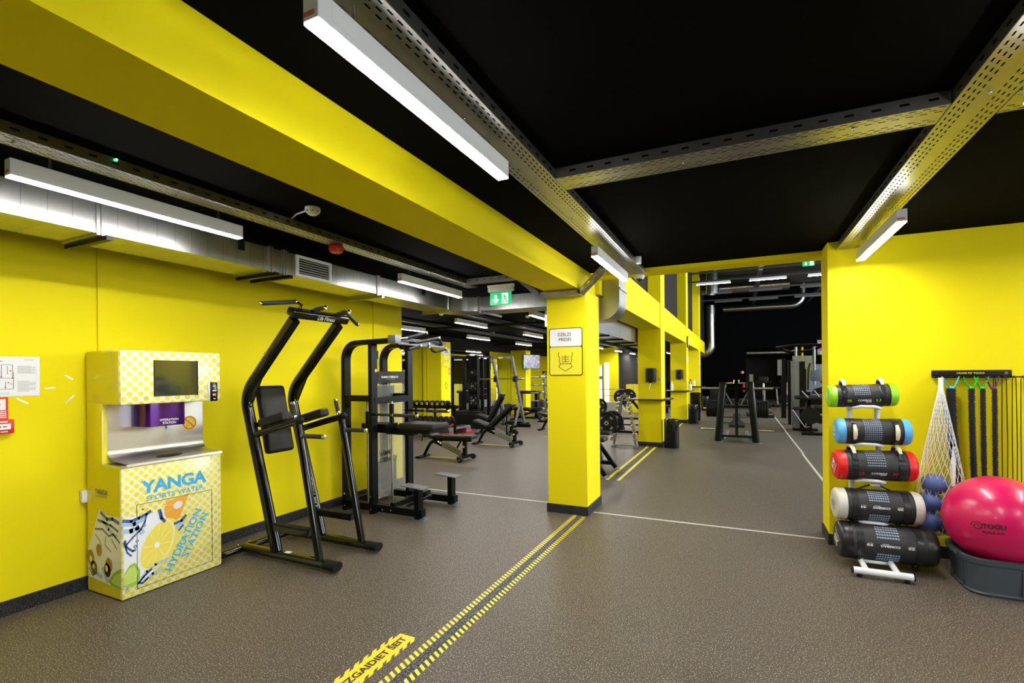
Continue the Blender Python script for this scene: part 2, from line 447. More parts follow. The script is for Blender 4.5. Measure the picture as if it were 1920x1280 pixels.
lo = bpy.data.objects.new('daylight', al); COL.objects.link(lo); lo.location = (6.3, -.25, 1.68); lo.rotation_euler = (PI/2, 0, PI/2)
struct(MB().box(-4.5, 6.0, -7.2, -7.0, 0, CEIL), 'wall_behind', M_greywall)
struct(MB().box(-1.56, 10, 5.64, 5.90, 2.755, 6.3), 'lintel', M_yel)
struct(MB().box(6.2, 10, 5.5, 5.64, 0, 2.8), 'wall_corner', M_blackwall)
# skirting
struct(MB().box(-4.5, -4.488, -7, 5.79, 0, 0.10).box(-4.76, -4.488, 5.78, 5.792, 0, 0.10), 'baseboard_left', M_base)
struct(MB().box(0.738, 6.0, 5.308, 5.32, 0, 0.10).box(0.738, 0.75, 5.32, 5.71, 0, 0.10), 'baseboard_right', M_base)

# columns of the middle row (the first one carries the lower beam, the rest rise into the tall hall)
def column(x0, x1, y0, y1, z1, bb=0.10, m=M_yel):
    c = struct(MB().box(x0, x1, y0, y1, 0, z1, bev=0.006, seg=1), 'column', m)
    s = struct(MB().box(x0-.012, x1+.012, y0-.012, y1+.012, 0, bb), 'baseboard_column', M_base)
    return c
column(-2.03, -1.56, 5.30, 5.87, 2.545)
ROW = [(10.90, 11.50), (16.50, 17.10), (22.10, 22.70)]
for a, b in ROW: column(-2.03, -1.53, a, b, 6.3)
struct(MB().box(-2.00, -1.60, -7.0, 5.87, 2.545, CEIL), 'beam', M_yel)
struct(MB().box(-1.98, -1.55, 5.87, 26.0, 2.58, 3.12), 'beam', M_yel)
# upper wall between the columns above the beam
ub = MB()
for a, b in ((5.9, 10.9), (11.5, 16.5), (17.1, 22.1), (22.7, 30.0)): ub.box(-1.95, -1.80, a, b, 3.12 if a < 22 else 2.58, 6.3)
struct(ub, 'wall_upper', M_greywall)

# far hall: black end wall with a wide opening into a further room
struct(MB().box(-2.0, 0.34, 30.0, 30.3, 0, 6.3).box(3.11, 10, 30.0, 30.3, 0, 6.3).box(0.34, 3.11, 30.0, 30.3, 2.95, 6.3), 'wall_back', M_blackwall)
struct(MB().box(3.03, 3.11, 29.995, 33.5, 0, 2.95), 'trim_3', M_yel)
struct(MB().box(-1.5, 6.0, 33.5, 33.7, 0, 3.2).box(0.1, 0.34, 30.3, 33.5, 0, 3.0).box(0, 6, 30.3, 33.7, 3.0, 3.2), 'wall_recess', M_greywall)
# right side of the hall, with a long band of daylight windows
wr = MB().box(9.0, 9.2, 5.5, 30, 0, 2.4).box(9.0, 9.2, 5.5, 30, 4.6, 6.3)
for a, b in ((5.5, 7.0), (12.6, 13.2), (18.8, 19.4), (25, 30)): wr.box(9.0, 9.2, a, b, 2.4, 4.6)
struct(wr, 'wall_hall', M_greywall)
for i, (a, b) in enumerate(((7.0, 12.6), (13.2, 18.8), (19.4, 25.0))):
    w = MB()
    for y in (a+.03, (a+b)/2, b-.03): w.box(9.05, 9.12, y-.03, y+.03, 2.4, 4.6)
    for z in (2.43, 3.5, 4.57): w.box(9.05, 9.12, a, b, z-.03, z+.03)
    struct(w, 'window_%d' % (i+1), M_satin)
    al = bpy.data.lights.new('daylight', 'AREA'); al.shape = 'RECTANGLE'; al.size = b-a; al.size_y = 2.2
    al.energy = 360; al.color = (0.88, 0.95, 1.0)
    lo = bpy.data.objects.new('daylight', al); COL.objects.link(lo); lo.location = (9.35, (a+b)/2, 3.5)
    lo.rotation_euler = (0, PI/2, PI); lo.rotation_euler = (PI/2, 0, PI/2)

# left training room: mirror wall, its columns and end walls
struct(MB().box(-9.2, -8.3, 5.78, 22, 0, CEIL), 'wall_mirror', M_greywall)
for k, (a, b) in enumerate(((6.1, 8.85), (8.87, 11.55), (12.15, 14.8), (14.82, 17.55), (18.15, 21.9))):
    tag(MB().box(-8.3, -8.285, a, b, 0.45, 2.45).build('wall_mirror_pane', M_mirror), kind='structure')
for a in (11.60, 17.60):
    column(-8.62, -7.65, a, a+0.50, 2.56, bb=0.001)
    struct(MB().box(-8.152, -8.145, a-.002, a, 0, 2.56), 'trim_%d' % (4 if a < 12 else 5), M_brownink)
struct(MB().box(-9.2, -6.0, 22, 22.2, 0, CEIL).box(-6.0, -5.62, 22, 22.2, 0, CEIL).box(-5.38, -5.0, 22, 22.2, 0, CEIL).box(-5.62, -5.38, 22, 22.2, 2.13, CEIL), 'wall_far', M_yel)
struct(MB().box(-5.1, -5.0, 22.2, 31, 0, CEIL).box(-5.0, -2.0, 31, 31.2, 0, CEIL).box(-3.24, -3.16, 30.9, 31, 0, CEIL), 'wall_counter', M_greywall)
struct(MB().box(-2.05, -1.95, 26.0, 31.2, 0, CEIL), 'wall_partition', M_greywall)
# daylit glass panels and entrance door beside the far yellow wall
d = struct(MB().box(-5.62, -5.38, 22.05, 22.10, 0.0, 2.13), 'door_1', M_daylight)
f = MB().box(-5.65, -5.61, 21.96, 22.0, 0, 2.16).box(-5.39, -5.35, 21.96, 22.0, 0, 2.16).box(-5.65, -5.35, 21.96, 22.0, 2.12, 2.16)
fo = f.build('door_frame', M_yel, d)
w = struct(MB().box(-6.30, -5.96, 21.92, 21.97, 0.05, 1.82), 'window_4', M_daylight)
MB().box(-6.32, -6.29, 21.90, 21.99, 0, 1.86).box(-5.97, -5.93, 21.90, 21.99, 0, 1.86).box(-6.32, -5.93, 21.90, 21.99, 1.82, 1.86).build('window_frame', M_greysteel, w)
w = struct(MB().box(-5.86, -5.70, 21.92, 21.97, 0.05, 1.95), 'window_5', M_daylight)
MB().box(-5.70, -5.67, 21.90, 21.99, 0, 1.98).box(-5.86, -5.69, 21.90, 21.99, 1.35, 1.50).build('window_frame', M_greysteel, w)
pst = tag(MB().box(-6.24, -6.02, 21.905, 21.915, 0.95, 1.25).build('poster', M_greyink), 'small grey printed poster taped on the far glass panel', 'poster')
pl = MB()
for i in range(6): pl.box(-6.22, -6.04+.01*(i%3), 21.90, 21.904, 0.98+.045*i, 1.0+.045*i)
pl.build('print', [M_redsign], pst)

# ------------------------------------------------------------------ markings on the floor
E1 = 5.28
tag(MB().box(-1.715, -1.668, -2.0, E1, 0.0002, 0.0014).build('hazard_tape', M_haz1), 'yellow and brown striped floor tape left of the dark strip', 'floor tape')
tag(MB().box(-1.605, -1.560, -2.0, E1-.02, 0.0002, 0.0014).build('hazard_tape', M_haz2), 'yellow and black striped floor tape right of the dark strip', 'floor tape')
struct(MB().box(-1.668, -1.605, -2.0, E1, 0.0002, 0.0010), 'floor_strip', M_flooredge)
for i, (a, b, nm) in enumerate(((7.25, 10.88, 'first'), (11.52, 16.48, 'second'))):
    struct(MB().box(-1.80, -1.68, a, b, 0.0002, 0.0010), 'floor_strip', M_flooredge)
    tag(MB().box(-1.85, -1.80, a, b, 0.0003, 0.0016).build('floor_tape', M_tape), 'plain yellow floor tape left of the dark strip, %s gap behind the signed column' % nm, 'floor tape')
    tag(MB().box(-1.68, -1.63, a, b, 0.0003, 0.0016).build('floor_tape', M_tape), 'plain yellow floor tape right of the dark strip, %s gap behind the signed column' % nm, 'floor tape')
tag(MB().box(-1.54, 0.75, 5.463, 5.495, 0.0002, 0.0012).build('floor_line', M_tapewhite), 'white floor line from the signed column to the right wall end', 'floor line')
tag(MB().box(-3.98, -2.04, 5.66, 5.69, 0.0002, 0.0012).build('floor_line', M_tapewhite), 'white floor line from the assisted dip machine to the signed column', 'floor line')
for k, (a, b) in enumerate(((5.72, 11.0), (11.02, 15.3), (15.32, 22.1))):
    tag(MB().box(1.095+.018*k, 1.130+.018*k, a, b, 0.0002, 0.0012).build('floor_line', M_tapewhite), 'white line running down the hall floor, %s stretch from the yellow wall' % ORD[k], 'floor line', 'white lines down the hall')
for k, (x0, x1, y, l) in enumerate(((-5.85, -4.92, 7.96, 'under the flat bench nearest the dip machine'), (-5.47, -4.62, 9.84, 'under the raised bench in the middle row'), (-4.80, -3.6, 11.70, 'on the open floor beside the signed column'))):
    tag(MB().box(x0, x1, y, y+.025, 0.0002, 0.0012).build('floor_line', M_tape), 'thin yellow floor line ' + l, 'floor line')
# waiting mark with lettering
wm = MB()
hw = 0.055
Mw = frame((-1.860, 2.422, 0.0002), (1, -0.012, 0), (0.012, 1, 0))
wm.box(-hw, hw, -1.1, 0, 0, 0.0014, Mw)
for i in range(15):
    y = -.078-.0712*i
    wm.prism([(-hw, y), (-hw-.022, y+.036), (-hw-.022, y-.003), (-hw, y-.039)], 0, 0.0014, Mw)
    y = -.0-.0712*i
    wm.prism([(hw, y), (hw, y-.039), (hw+.020, y-.072), (hw+.020, y-.033)], 0, 0.0014, Mw)
wo = tag(wm.build('floor_sign', M_tape), 'yellow notched waiting mark with dark lettering stuck on the floor beside striped tape', 'floor sign')
MB().text('UZGAIDIET \u0160EIT', Mw @ frame((0.026, -0.560, 0.0016), (0, 1, 0), (-1, 0, 0)), w=0.530, h=0.061, off=0.035).build('lettering', M_brownink, wo)
# ================================================================== CEILING FIXTURES
def make_lamp(name='ceiling_light', L=1.2, drop=0.10, lit=True, hw=0.029):
    r = thing(name, '', 'light')
    b = MB().box(-hw, hw, 0, L, 0.0, 0.082, bev=0.002, seg=1)
    b.build('housing', M_alu if lit else M_unlitcase, r)
    MB().box(-hw+.002, hw-.002, 0.003, L-.003, -0.0055, 0.004).build('diffuser', M_led if lit else M_unlit, r)
    MB().box(-hw+.004, hw-.012, -0.0012, 0.0, 0.012, 0.026).build('end_cap', M_lampreflect, r)  # orange reflection on the lamp end, put in as a coloured piece
    MB().box(hw, hw+.001, 0.05, 0.14, 0.022, 0.066).build('rating_label', M_paper, r)
    for y in (0.16, L-.16):
        MB().tube([(-.012, y, .08), (-.004, y, .08+drop), (.004, y, .08+drop), (.012, y, .08)], 0.0014, 5).build('suspension_wire', M_greysteel, r)
    return r
LP = make_lamp()
first = [True]
def lamp(x, y, label, z=2.575, rz=0.0, group='hanging LED bars', src=None):
    if first[0] and src is None:
        first[0] = False; LP.location = (x, y, z); LP.rotation_euler = (0,0,rz); tag(LP, label, 'light', group); return LP
    return dup(src or LP, (x, y, z), rz, label, group)
# over the left cable tray
lamp(-3.17, 1.08, 'long lit LED bar hanging under the left cable tray, nearest the water dispenser')
lamp(-3.17, 4.05, 'lit LED bar hanging under the left cable tray beside the exit sign')
# under the main tray
lamp(-1.055, 0.97, 'large lit LED bar overhead in the foreground under the wide cable tray')
lamp(-1.075, 3.92, 'lit LED bar under the wide tray beside the dome camera')
lamp(-1.055, -2.0, 'LED bar under the wide tray behind the viewer')  # unseen lamp continuing the row, added for its light
# under the right tray
lamp(0.965, 3.93, 'lit LED bar close to the right yellow wall above the bag rack')
lamp(0.975, 1.20, 'lit LED bar cut by the right picture edge beside the tray crossing')
for i, (x, y) in enumerate(((3.0, 3.9), (3.0, 0.9))): lamp(x, y, 'LED bar over the floor right of the picture, %s from the yellow wall' % ORD[i])  # lamps out of view, put in to brighten the front room
# left training room: three rows
for x, ys, nm in ((-3.10, (7.35, 10.45, 13.75, 17.2, 20.6, 24.0), 'along the columns'), (-4.75, (7.70, 10.85, 14.0, 17.15, 20.5, 23.6, 27.0), 'over the benches'), (-6.40, (7.85, 10.95, 14.0, 17.3), 'by the mirrors')):
    for i, y in enumerate(ys): lamp(x, y, 'small lit LED bar in the far room %s, %s from the duct' % (nm, ORD[i]))
for i, y in enumerate((24.5, 27.4)): lamp(-4.15, y, 'small lit LED bar over the far counter, %s from the yellow end wall' % ORD[i])
# tall hall: one lit row, several switched off
HL = None
for y, xs, on in ((16.6, (-1.35, 0.40), False), (20.0, (-1.42, 0.42, 2.28, 4.2), True), (22.6, (-1.4, 0.45, 2.3), False), (25.4, (-1.0, 0.5, 2.35), False)):
    for i, x in enumerate(xs):
        if on: lamp(x+1.15, y, 'lit LED bar high in the tall hall, %s from the column row' % ORD[i], z=5.0, rz=PI/2, group='lit LED bars of the tall hall')
        else:
            if HL is None:
                HL = make_lamp('unlit_ceiling_light', lit=False); HL.location = (x+1.15, y, 5.0); HL.rotation_euler = (0,0,PI/2); l = HL
            else: l = dup(HL, (x+1.15, y, 5.0), PI/2)
            tag(l, 'unlit LED bar high in the hall, %s from the columns, %s row' % (ORD[i], {16.6: 'nearest', 22.6: 'middle', 25.4: 'farthest'}[y]), 'light', 'unlit LED bars of the tall hall')
for i, (x, y) in enumerate(((-.6, 8.4), (1.6, 8.4))): lamp(x, y, 'lit LED bar high in the hall beyond the right yellow wall, %s of four' % ORD[i], z=5.0, rz=PI/2, group='lit LED bars of the tall hall')  # hidden above the lintel, added to brighten the column fronts
# dark rails the hall lamps hang from
for i, y in enumerate((16.6, 18.3, 20.0, 22.6, 25.4)):
    tag(MB().box(-1.75, 8.9, y-.02, y+.02, 5.09, 5.15).build('lamp_rail', M_darkrail), 'dark rail across the tall hall carrying lamps, %s from the yellow lintel' % ORD[i], 'rail')
for i, x in enumerate((0.72, 3.3)):
    tag(MB().box(x-.08, x+.08, 8, 29.9, 5.30, 5.45).build('roof_bearer', M_darkrail), 'grey bearer under the hall roof running lengthwise, %s from the column row' % ORD[i], 'beam')
for i, y in enumerate((12, 15.5, 19, 22.5, 26)):
    struct(MB().box(-1.8, 9, y-.1, y+.1, 5.75, 6.3), 'beam', M_greywall)

# ---- perforated cable trays
def tray_mesh(L, W=0.20, H=0.058, rows=(0.018, 0.042, 0.064, 0.136, 0.158, 0.182)):
    m = MB(); t = 0.007
    edges = [0.0]
    strips = []
    cuts = sorted(set(rows)); y = 0.0
    prev = 0.0
    for r in cuts:
        strips.append((prev, r-t/2, None)); strips.append((r-t/2, r+t/2, r)); prev = r+t/2
    strips.append((prev, W, None))
    pitch, sl = 0.05, 0.026
    for a, b, r in strips:
        if r is None: m.mesh([(a-W/2,0,0),(b-W/2,0,0),(b-W/2,L,0),(a-W/2,L,0)], [(0,1,2,3)])
        else:
            k = cuts.index(r); off = pitch*0.5*(k % 2); p = 0.0
            s = 0.012+off
            while s+sl < L:
                m.mesh([(a-W/2,p,0),(b-W/2,p,0),(b-W/2,s,0),(a-W/2,s,0)], [(0,1,2,3)]); p = s+sl; s += pitch
            m.mesh([(a-W/2,p,0),(b-W/2,p,0),(b-W/2,L,0),(a-W/2,L,0)], [(0,1,2,3)])
    for sx in (-1, 1):
        x = sx*W/2; pitch2 = 0.10; z0, z1 = H*0.45, H*0.62
        m.mesh([(x,0,0),(x,L,0),(x,L,z0),(x,0,z0)], [(0,1,2,3)]); m.mesh([(x,0,z1),(x,L,z1),(x,L,H),(x,0,H)], [(0,1,2,3)])
        p, s = 0.0, 0.04
        while s+.035 < L:
            m.mesh([(x,p,z0),(x,s,z0),(x,s,z1),(x,p,z1)], [(0,1,2,3)]); p = s+.035; s += pitch2
        m.mesh([(x,p,z0),(x,L,z0),(x,L,z1),(x,p,z1)], [(0,1,2,3)])
        m.mesh([(x,0,H),(x,L,H),(x-sx*.012,L,H),(x-sx*.012,0,H)], [(0,1,2,3)])
        m.tube([(x,0,0.0),(x,L,0.0)], 0.0018, 4)
    return m
def tray(name_label, p0, ang, L, W=0.20, z=2.722):
    m = tray_mesh(L, W, rows=tuple(r*W/0.20 for r in (0.018, 0.042, 0.064, 0.136, 0.158, 0.182)))
    o = m.build('cable_tray', M_galv, None, (p0[0], p0[1], z))
    o.rotation_euler = (0,0,ang)
    tag(o, name_label, 'cable tray', 'perforated cable trays')
    b = MB(); y = 0.33
    while y < L-.1:
        b.sphere((0.03*((int(y*10) % 3)-1), y, -0.004), 0.007, 8, 5); y += 0.75
    build_each(b, 'bolt', M_chrome, o)
    return o
tray('wide perforated cable tray overhead running from the foreground lamp to the dome camera', (-1.05, -3.0), 0, 8.55, 0.20)
tray('perforated cable tray above the left duct with red siren', (-3.10, -3.0), 0, 8.45, 0.15)
tray('perforated cable tray at right running up to the yellow wall', (0.92, -3.0), 0, 8.31, 0.20)
tray('perforated cable tray crossing the black ceiling between the wide and the right tray', (0.815, 2.722), PI/2, 1.762, 0.19)
tray('perforated cable tray continuing right past the tray crossing', (5.5, 2.722), PI/2, 4.475, 0.19)
# tray dipping under the yellow beam beside the exit sign
dip = [(-3.02, 2.722), (-2.36, 2.722), (-2.07, 2.475), (-1.575, 2.475), (-1.31, 2.722), (-1.155, 2.722)]
dr = thing('cable_tray', 'perforated cable tray dipping under the yellow beam at the signed column', 'cable tray', (0, 5.19, 0), group='perforated cable trays')
for (xa, za), (xb, zb) in zip(dip, dip[1:]):
    L = math.hypot(xb-xa, zb-za)
    o = tray_mesh(L, 0.12, 0.05, rows=(0.02, 0.045, 0.075, 0.10)).build('tray_length', M_galv, dr)
    d = V((xb-xa, 0, zb-za)).normalized()
    Mx = frame((xa, 0, za), (0, -1, 0), d)
    if Mx.col[2].z < 0: Mx = frame((xa, 0, za), (0, 1, 0), d)
    o.matrix_local = Mx
# second pair of trays in the left training room
for i, (x, y0, L) in enumerate(((-3.02, 6.6, 15), (-4.70, 5.9, 16), (-6.35, 5.9, 16))):
    m = MB().box(-.10, .10, 0, L, 0, .004).box(-.10, -.097, 0, L, 0, .055).box(.097, .10, 0, L, 0, .055)
    o = m.build('cable_tray', M_darkrail, None, (x, y0, 2.722))
    tag(o, 'cable tray in the far training room above its lamps, %s from the column row' % ORD[i], 'cable tray', 'perforated cable trays')
for i, y in enumerate((9.6, 16.0)):
    tag(MB().tube([(-8.2, y, 2.70), (-2.1, y, 2.70)], 0.03, 10).build('ceiling_pipe', M_satin), 'thin dark pipe across the ceiling of the far training room, %s from the duct' % ORD[i], 'pipe')

# ---- main rectangular duct: along the left wall, then across to the column
DX0, DX1, DZ0, DZ1 = -3.97, -3.56, 2.49, 2.682
dt = thing('air_duct', 'long galvanised rectangular air duct along the left yellow wall turning towards the column', 'duct')
MB().box(DX0, DX1, -7.0, 5.62, DZ0, DZ1).build('duct_run', M_ductY, dt)
MB().box(-3.30, -2.04, 5.93, 6.34, DZ0, DZ1).build('duct_run', M_ductX, dt)
mb = MB(); mb.prism([(DX0, 5.62), (DX1, 5.62), (-3.50, 5.78), (-3.42, 5.88), (-3.30, 5.93), (-3.30, 6.34), (-3.6, 6.30), (-3.85, 6.10)], DZ0, DZ1)
mb.build('duct_bend', M_galv, dt)
for y in (1.63, 2.83, 2.97, 4.17, 5.60):
    MB().box(DX0-.012, DX1+.012, y-.022, y-.003, DZ0-.012, DZ1+.012).box(DX0-.012, DX1+.012, y+.003, y+.022, DZ0-.012, DZ1+.012).build('flange', M_galv, dt)
    MB().bar([(DX0-.05, y+.03, DZ0-.025), (DX1+.045, y+.03, DZ0-.025)], .034, .028).build('support_channel', M_satin if y < 3.2 else M_galv, dt)
MB().box(-3.30, -3.28, 5.92, 6.35, DZ0-.012, DZ1+.012).build('flange', M_galv, dt)
MB().bar([(-3.22, 5.85, DZ0-.02), (-3.22, 6.5, DZ0-.02)], .03, .03).build('support_channel', M_galv, dt)
for x, y in ((DX1+.01, 2.56), (DX1+.01, 5.0), (-2.98, 5.915)):
    MB().box(x-.008, x+.012, y-.022, y+.022, 2.60, 2.70).tube([(x, y, 2.70), (x, y, 2.80)], 0.005, 6).build('hanger', M_satin, dt)
vt = thing('vent_grille', 'white louvred vent grille on the side of the left air duct', 'vent', (DX1, 3.29, 2.587))
b = MB(); b.box(0, .014, -.205, .205, .070, .095).box(0, .014, -.205, .205, -.095, -.070).box(0, .014, -.205, -.178, -.07, .07).box(0, .014, .178, .205, -.07, .07)
b.build('frame', M_white, vt)
MB().box(.0005, .002, -.178, .178, -.07, .07).build('backing', M_ink, vt)
for k in range(6):
    z = -.055+.022*k
    MB().box(-.008, .008, -.178, .178, -.0012, .0012, Matrix.Translation((.008, 0, z)) @ Matrix.Rotation(0.5, 4, 'Y')).build('louvre', M_white, vt)

# ---- square elbow beside the column and the duct behind it
ed = thing('duct_elbow', 'galvanised square duct elbow turning upward right of the signed column', 'duct')
y0, y1 = 6.02, 6.42
out = [(-2.05, 2.28), (-1.56, 2.28)] + [(-1.56+.22*math.sin(a), 2.50-.22*math.cos(a)) for a in [PI/2*i/10 for i in range(1, 11)]] + [(-1.34, 2.66)]
inn = [(-1.545, 2.66), (-1.545, 2.565), (-2.05, 2.565)]
Me = frame((0, y0, 0), (1, 0, 0), (0, 0, 1))
mb = MB(); mb.prism(out+inn, 0, -(y1-y0), Me); mb.build('elbow', M_galv, ed, ang=25)
MB().box(-1.54, -1.345, y0+.005, y1-.005, 2.66, 3.3).build('riser', M_galv, ed)
MB().box(-1.545, -1.325, y0-.012, y1+.012, 2.655, 2.675).build('flange', M_galv, ed)
d2 = thing('air_duct', 'galvanised duct under the ceiling behind the signed column running down the far room', 'duct')
MB().box(-2.50, -2.06, 6.45, 15.5, 2.28, 2.62).build('duct_run', M_ductY, d2)
for y in (7.2, 8.3, 9.4, 10.5, 11.6): MB().bar([(-2.62, y, 2.262), (-2.02, y, 2.262)], .035, .03).build('support_channel', M_satin, d2)

# ---- small fixtures
es = thing('exit_sign', 'green emergency exit sign with down arrow and running figure hanging by the beam', 'exit sign', (-2.66, 5.09, 2.42))
MB().box(0, .275, -.006, .006, 0, .145).build('sign_plate', M_exit, es)
MB().box(-.022, .30, -.026, .026, .152, .205, bev=.006).box(-.03, .31, -.02, .02, .205, .235).build('lamp_housing', M_white, es)
Ms = frame((0, -.0065, 0), (1, 0, 0), (0, 0, 1))
a = MB()
a.prism([(.075,.018),(.118,.066),(.098,.066),(.088,.058),(.088,.115),(.062,.115),(.062,.058),(.052,.066),(.032,.066)], 0, -.0006, Ms); 
a.build('arrow', M_exitwhite, es)
MB().prism([(.155,.012),(.235,.012),(.235,.132),(.155,.132)], 0, -.0005, Ms).build('doorway', M_exitwhite, es)
f = MB(); Mf = frame((0, -.0072, 0), (1, 0, 0), (0, 0, 1))
f.lathe([(0, 0), (.0095, 0), (.0095, .0004), (0, .0004)], 12, Mf @ Matrix.Translation((.186, .115, 0)))
for pts, w in (([(.190,.100),(.198,.068)], .020), ([(.198,.068),(.216,.055),(.205,.034),(.240,.030)], .011), ([(.196,.066),(.180,.046),(.170,.020)], .012), ([(.186,.100),(.166,.090),(.157,.074)], .008), ([(.194,.098),(.212,.090),(.222,.072)], .008)):
    f.line(pts, w, Mf, -.0004)
f.build('running_figure', M_exit, es)
sr = thing('fire_siren', 'round red fire alarm siren under the left cable tray', 'siren', (-3.135, 3.14, 2.722))
MB().lathe([(0, 0), (.052, 0), (.060, -.008), (.062, -.030), (.058, -.042), (.056, -.052), (0, -.056)], 28).build('housing', M_red, sr)
MB().lathe([(.044, -.0525), (.040, -.062), (.02, -.066), (0, -.066)], 24).build('lens', M_orange, sr)
sd = thing('smoke_detector', 'white round smoke detector on the black ceiling beside the yellow beam', 'smoke detector', (-2.745, 2.53, CEIL))
MB().lathe([(0, 0), (.052, 0), (.053, -.022), (.046, -.034), (0, -.034)], 28).build('base', M_white, sd)
MB().lathe([(.036, -.034), (.034, -.046), (.022, -.052), (0, -.053)], 24).build('sensor_head', M_white, sd)
sl = MB()
for k in range(8):
    a = k*PI/4; sl.box(.040, .0495, -.008, .008, -.033, -.027, Matrix.Rotation(a, 4, 'Z'))
build_each(sl, 'slot', M_ink, sd)
MB().tube([(-.05, 0, -.008), (-.20, .03, -.008), (-.32, .09, -.006)], .006, 8).build('conduit', M_white, sd)
for i, (x, y) in enumerate(((-5.2, 7.9), (-3.9, 9.1), (-6.3, 12.2))):
    tag(MB().lathe([(0, 0), (.05, 0), (.05, -.022), (.03, -.045), (0, -.047)], 20).build('smoke_detector', M_white, None, (x, y, CEIL)), 'small white smoke detector in the far training room, %s from the duct' % ORD[i], 'smoke detector')
cc = thing('security_camera', 'white dome security camera at the end of the wide cable tray', 'camera', (-1.02, 5.60, 2.715))
MB().lathe([(0, 0), (.058, 0), (.060, -.012), (.056, -.034), (.048, -.040), (0, -.040)], 28).build('base', M_white, cc)
MB().lathe([(.042, -.038), (.040, -.055), (.028, -.074), (.012, -.082), (0, -.083)], 24).build('dome', M_screen, cc)
jb = tag(MB().box(-.03, .03, -.025, .025, 0, .075, bev=.004).build('junction_box', M_white, None, (-0.93, 5.06, 2.725)), 'small white junction box on the rim of the wide tray above the dome camera', 'junction box')
tag(MB().sphere((-3.02, 1.46, 2.772), 0.006, 10, 6).build('indicator_light', M_greenled), 'tiny green indicator light on the left cable tray', 'indicator')
e2 = thing('exit_sign', 'small green exit sign hanging high in the hall beside the right wall', 'exit sign', (1.55, 15.0, 4.42))
MB().box(0, .28, -.006, .006, 0, .13).build('sign_plate', M_exit, e2)
MB().box(-.01, .29, -.02, .02, .135, .175).tube([(.14, 0, .17), (.14, 0, 1.35)], .004, 6).build('lamp_housing', M_greysteel, e2)
a = MB(); Ms = frame((0, -.0068, 0), (1, 0, 0), (0, 0, 1)); a.prism([(.075,.016),(.118,.06),(.088,.054),(.088,.105),(.062,.105),(.062,.054),(.032,.06)], 0, -.0006, Ms); a.prism([(.17,.012),(.25,.012),(.25,.118),(.17,.118)], 0, -.0005, Ms); a.build('arrow', M_exitwhite, e2)

# ---- round ducts of the tall hall
def rduct(label, pts, r, m):
    o = MB().tube(pts, r, 20).build('round_duct', m); tag(o, label, 'duct')
    return o
o = rduct('silver round duct coming down the hall wall at the end of the yellow beam', [(-1.28, 26.4, 5.0), (-1.28, 26.4, 3.0)], 0.20, M_spiral)
eb = MB().tube(arc((-1.70, 26.4, 3.0), 0.42, 0, -PI/2, 8), 0.21, 20).tube([(-1.70, 26.4, 2.58), (-2.0, 26.4, 2.58)], .21, 20).build('elbow', M_galv, o)
rduct('silver round duct running level across the end of the hall', [(-0.75, 28.2, 4.98), (2.4, 28.2, 4.98)] + [(2.4+.5*math.sin(a), 28.2, 5.48-.5*math.cos(a)) for a in [PI/2*i/8 for i in range(1, 9)]] + [(2.9, 28.2, 6.3)], 0.17, M_spiralX)
rduct('large silver round duct dropping from the hall roof beside the column row', [(-1.0, 22.0, 6.3), (-1.0, 22.0, 4.9)], 0.24, M_spiral)
rduct('wide dull round duct crossing the hall below the roof', [(-0.8, 24.2, 5.45), (2.0, 24.2, 5.45)], 0.26, M_spiralX)
rduct('silver pipe inside the opening in the far black wall', [(0.4, 30.8, 2.72), (2.5, 30.8, 2.72), (2.85, 30.8, 2.86)], 0.11, M_galv)
# ================================================================== WATER DISPENSER
sx0, sxm, sx1 = -4.46, -4.25, -4.0     # wall side, niche back, front
sy0, sy1 = 1.945, 2.685
ws = thing('water_dispenser', 'tall yellow dotted sports water dispenser with steel niche and screen against the left wall', 'water dispenser', (sx0, sy0, 0))
W, D = sy1-sy0, sx1-sx0; dn = sxm-sx0
MB().box(0, dn, 0, W, 0.004, 1.802, bev=.012).build('back_cabinet', M_wrapside, ws)
MB().box(dn-.01, D, 0, W, 1.402, 1.802, bev=.014).build('upper_cabinet', [M_wraptop], ws)
lc = MB().box(dn-.01, D, 0, W, 0.004, 0.955, bev=.014).build('lower_cabinet', [M_wrap], ws)
# plain yellow side sheets
MB().box(0.012, D-.014, -.0012, .001, .016, .945).build('side_wrap', M_wrapside, ws); MB().box(0.012, D-.02, -.0012, .001, 1.416, 1.79).build('side_wrap', M_wrapside, ws)
# stainless niche: back sheet curving into the worktop
nz = MB(); pr = [(dn+.002, 1.402), (dn+.002, 1.06)] + [(dn+.002+.05*(1-math.cos(a)), 1.06-.07*math.sin(a)) for a in [PI/2*i/8 for i in range(1, 9)]] + [(D+.004, .972), (D+.006, .955)]
vs = [(x, y, z) for y in (0.035, W+.004) for x, z in pr]; k = len(pr)
nz.mesh(vs, [(i, i+1, k+i+1, k+i) for i in range(k-1)])
nz.box(dn, D+.004, 0.0, W+.004, .950, .966)
nz.build('steel_niche', M_stainless, ws, ang=60)
MB().box(dn, dn+.004, W-.001, W+.003, .96, 1.40).build('niche_edge', M_stainless, ws)
dp = MB(); dp.lathe([(0, 0), (.05, 0), (.05, .002), (0, .002)], 20, Matrix.Translation((dn+.135, W*.53, .985)) @ Matrix.Diagonal((.9, 1.9, 1, 1)))
dp.build('drain', M_iron, ws)
dz = MB()
for i in range(7):
    for j in range(3): dz.lathe([(0, 0), (.005, 0), (.005, .001), (0, .001)], 8, Matrix.Translation((dn+.11+.025*j, W*.53-.075+.025*i, .9875)))
dz.build('drain_hole', M_ink, ws)
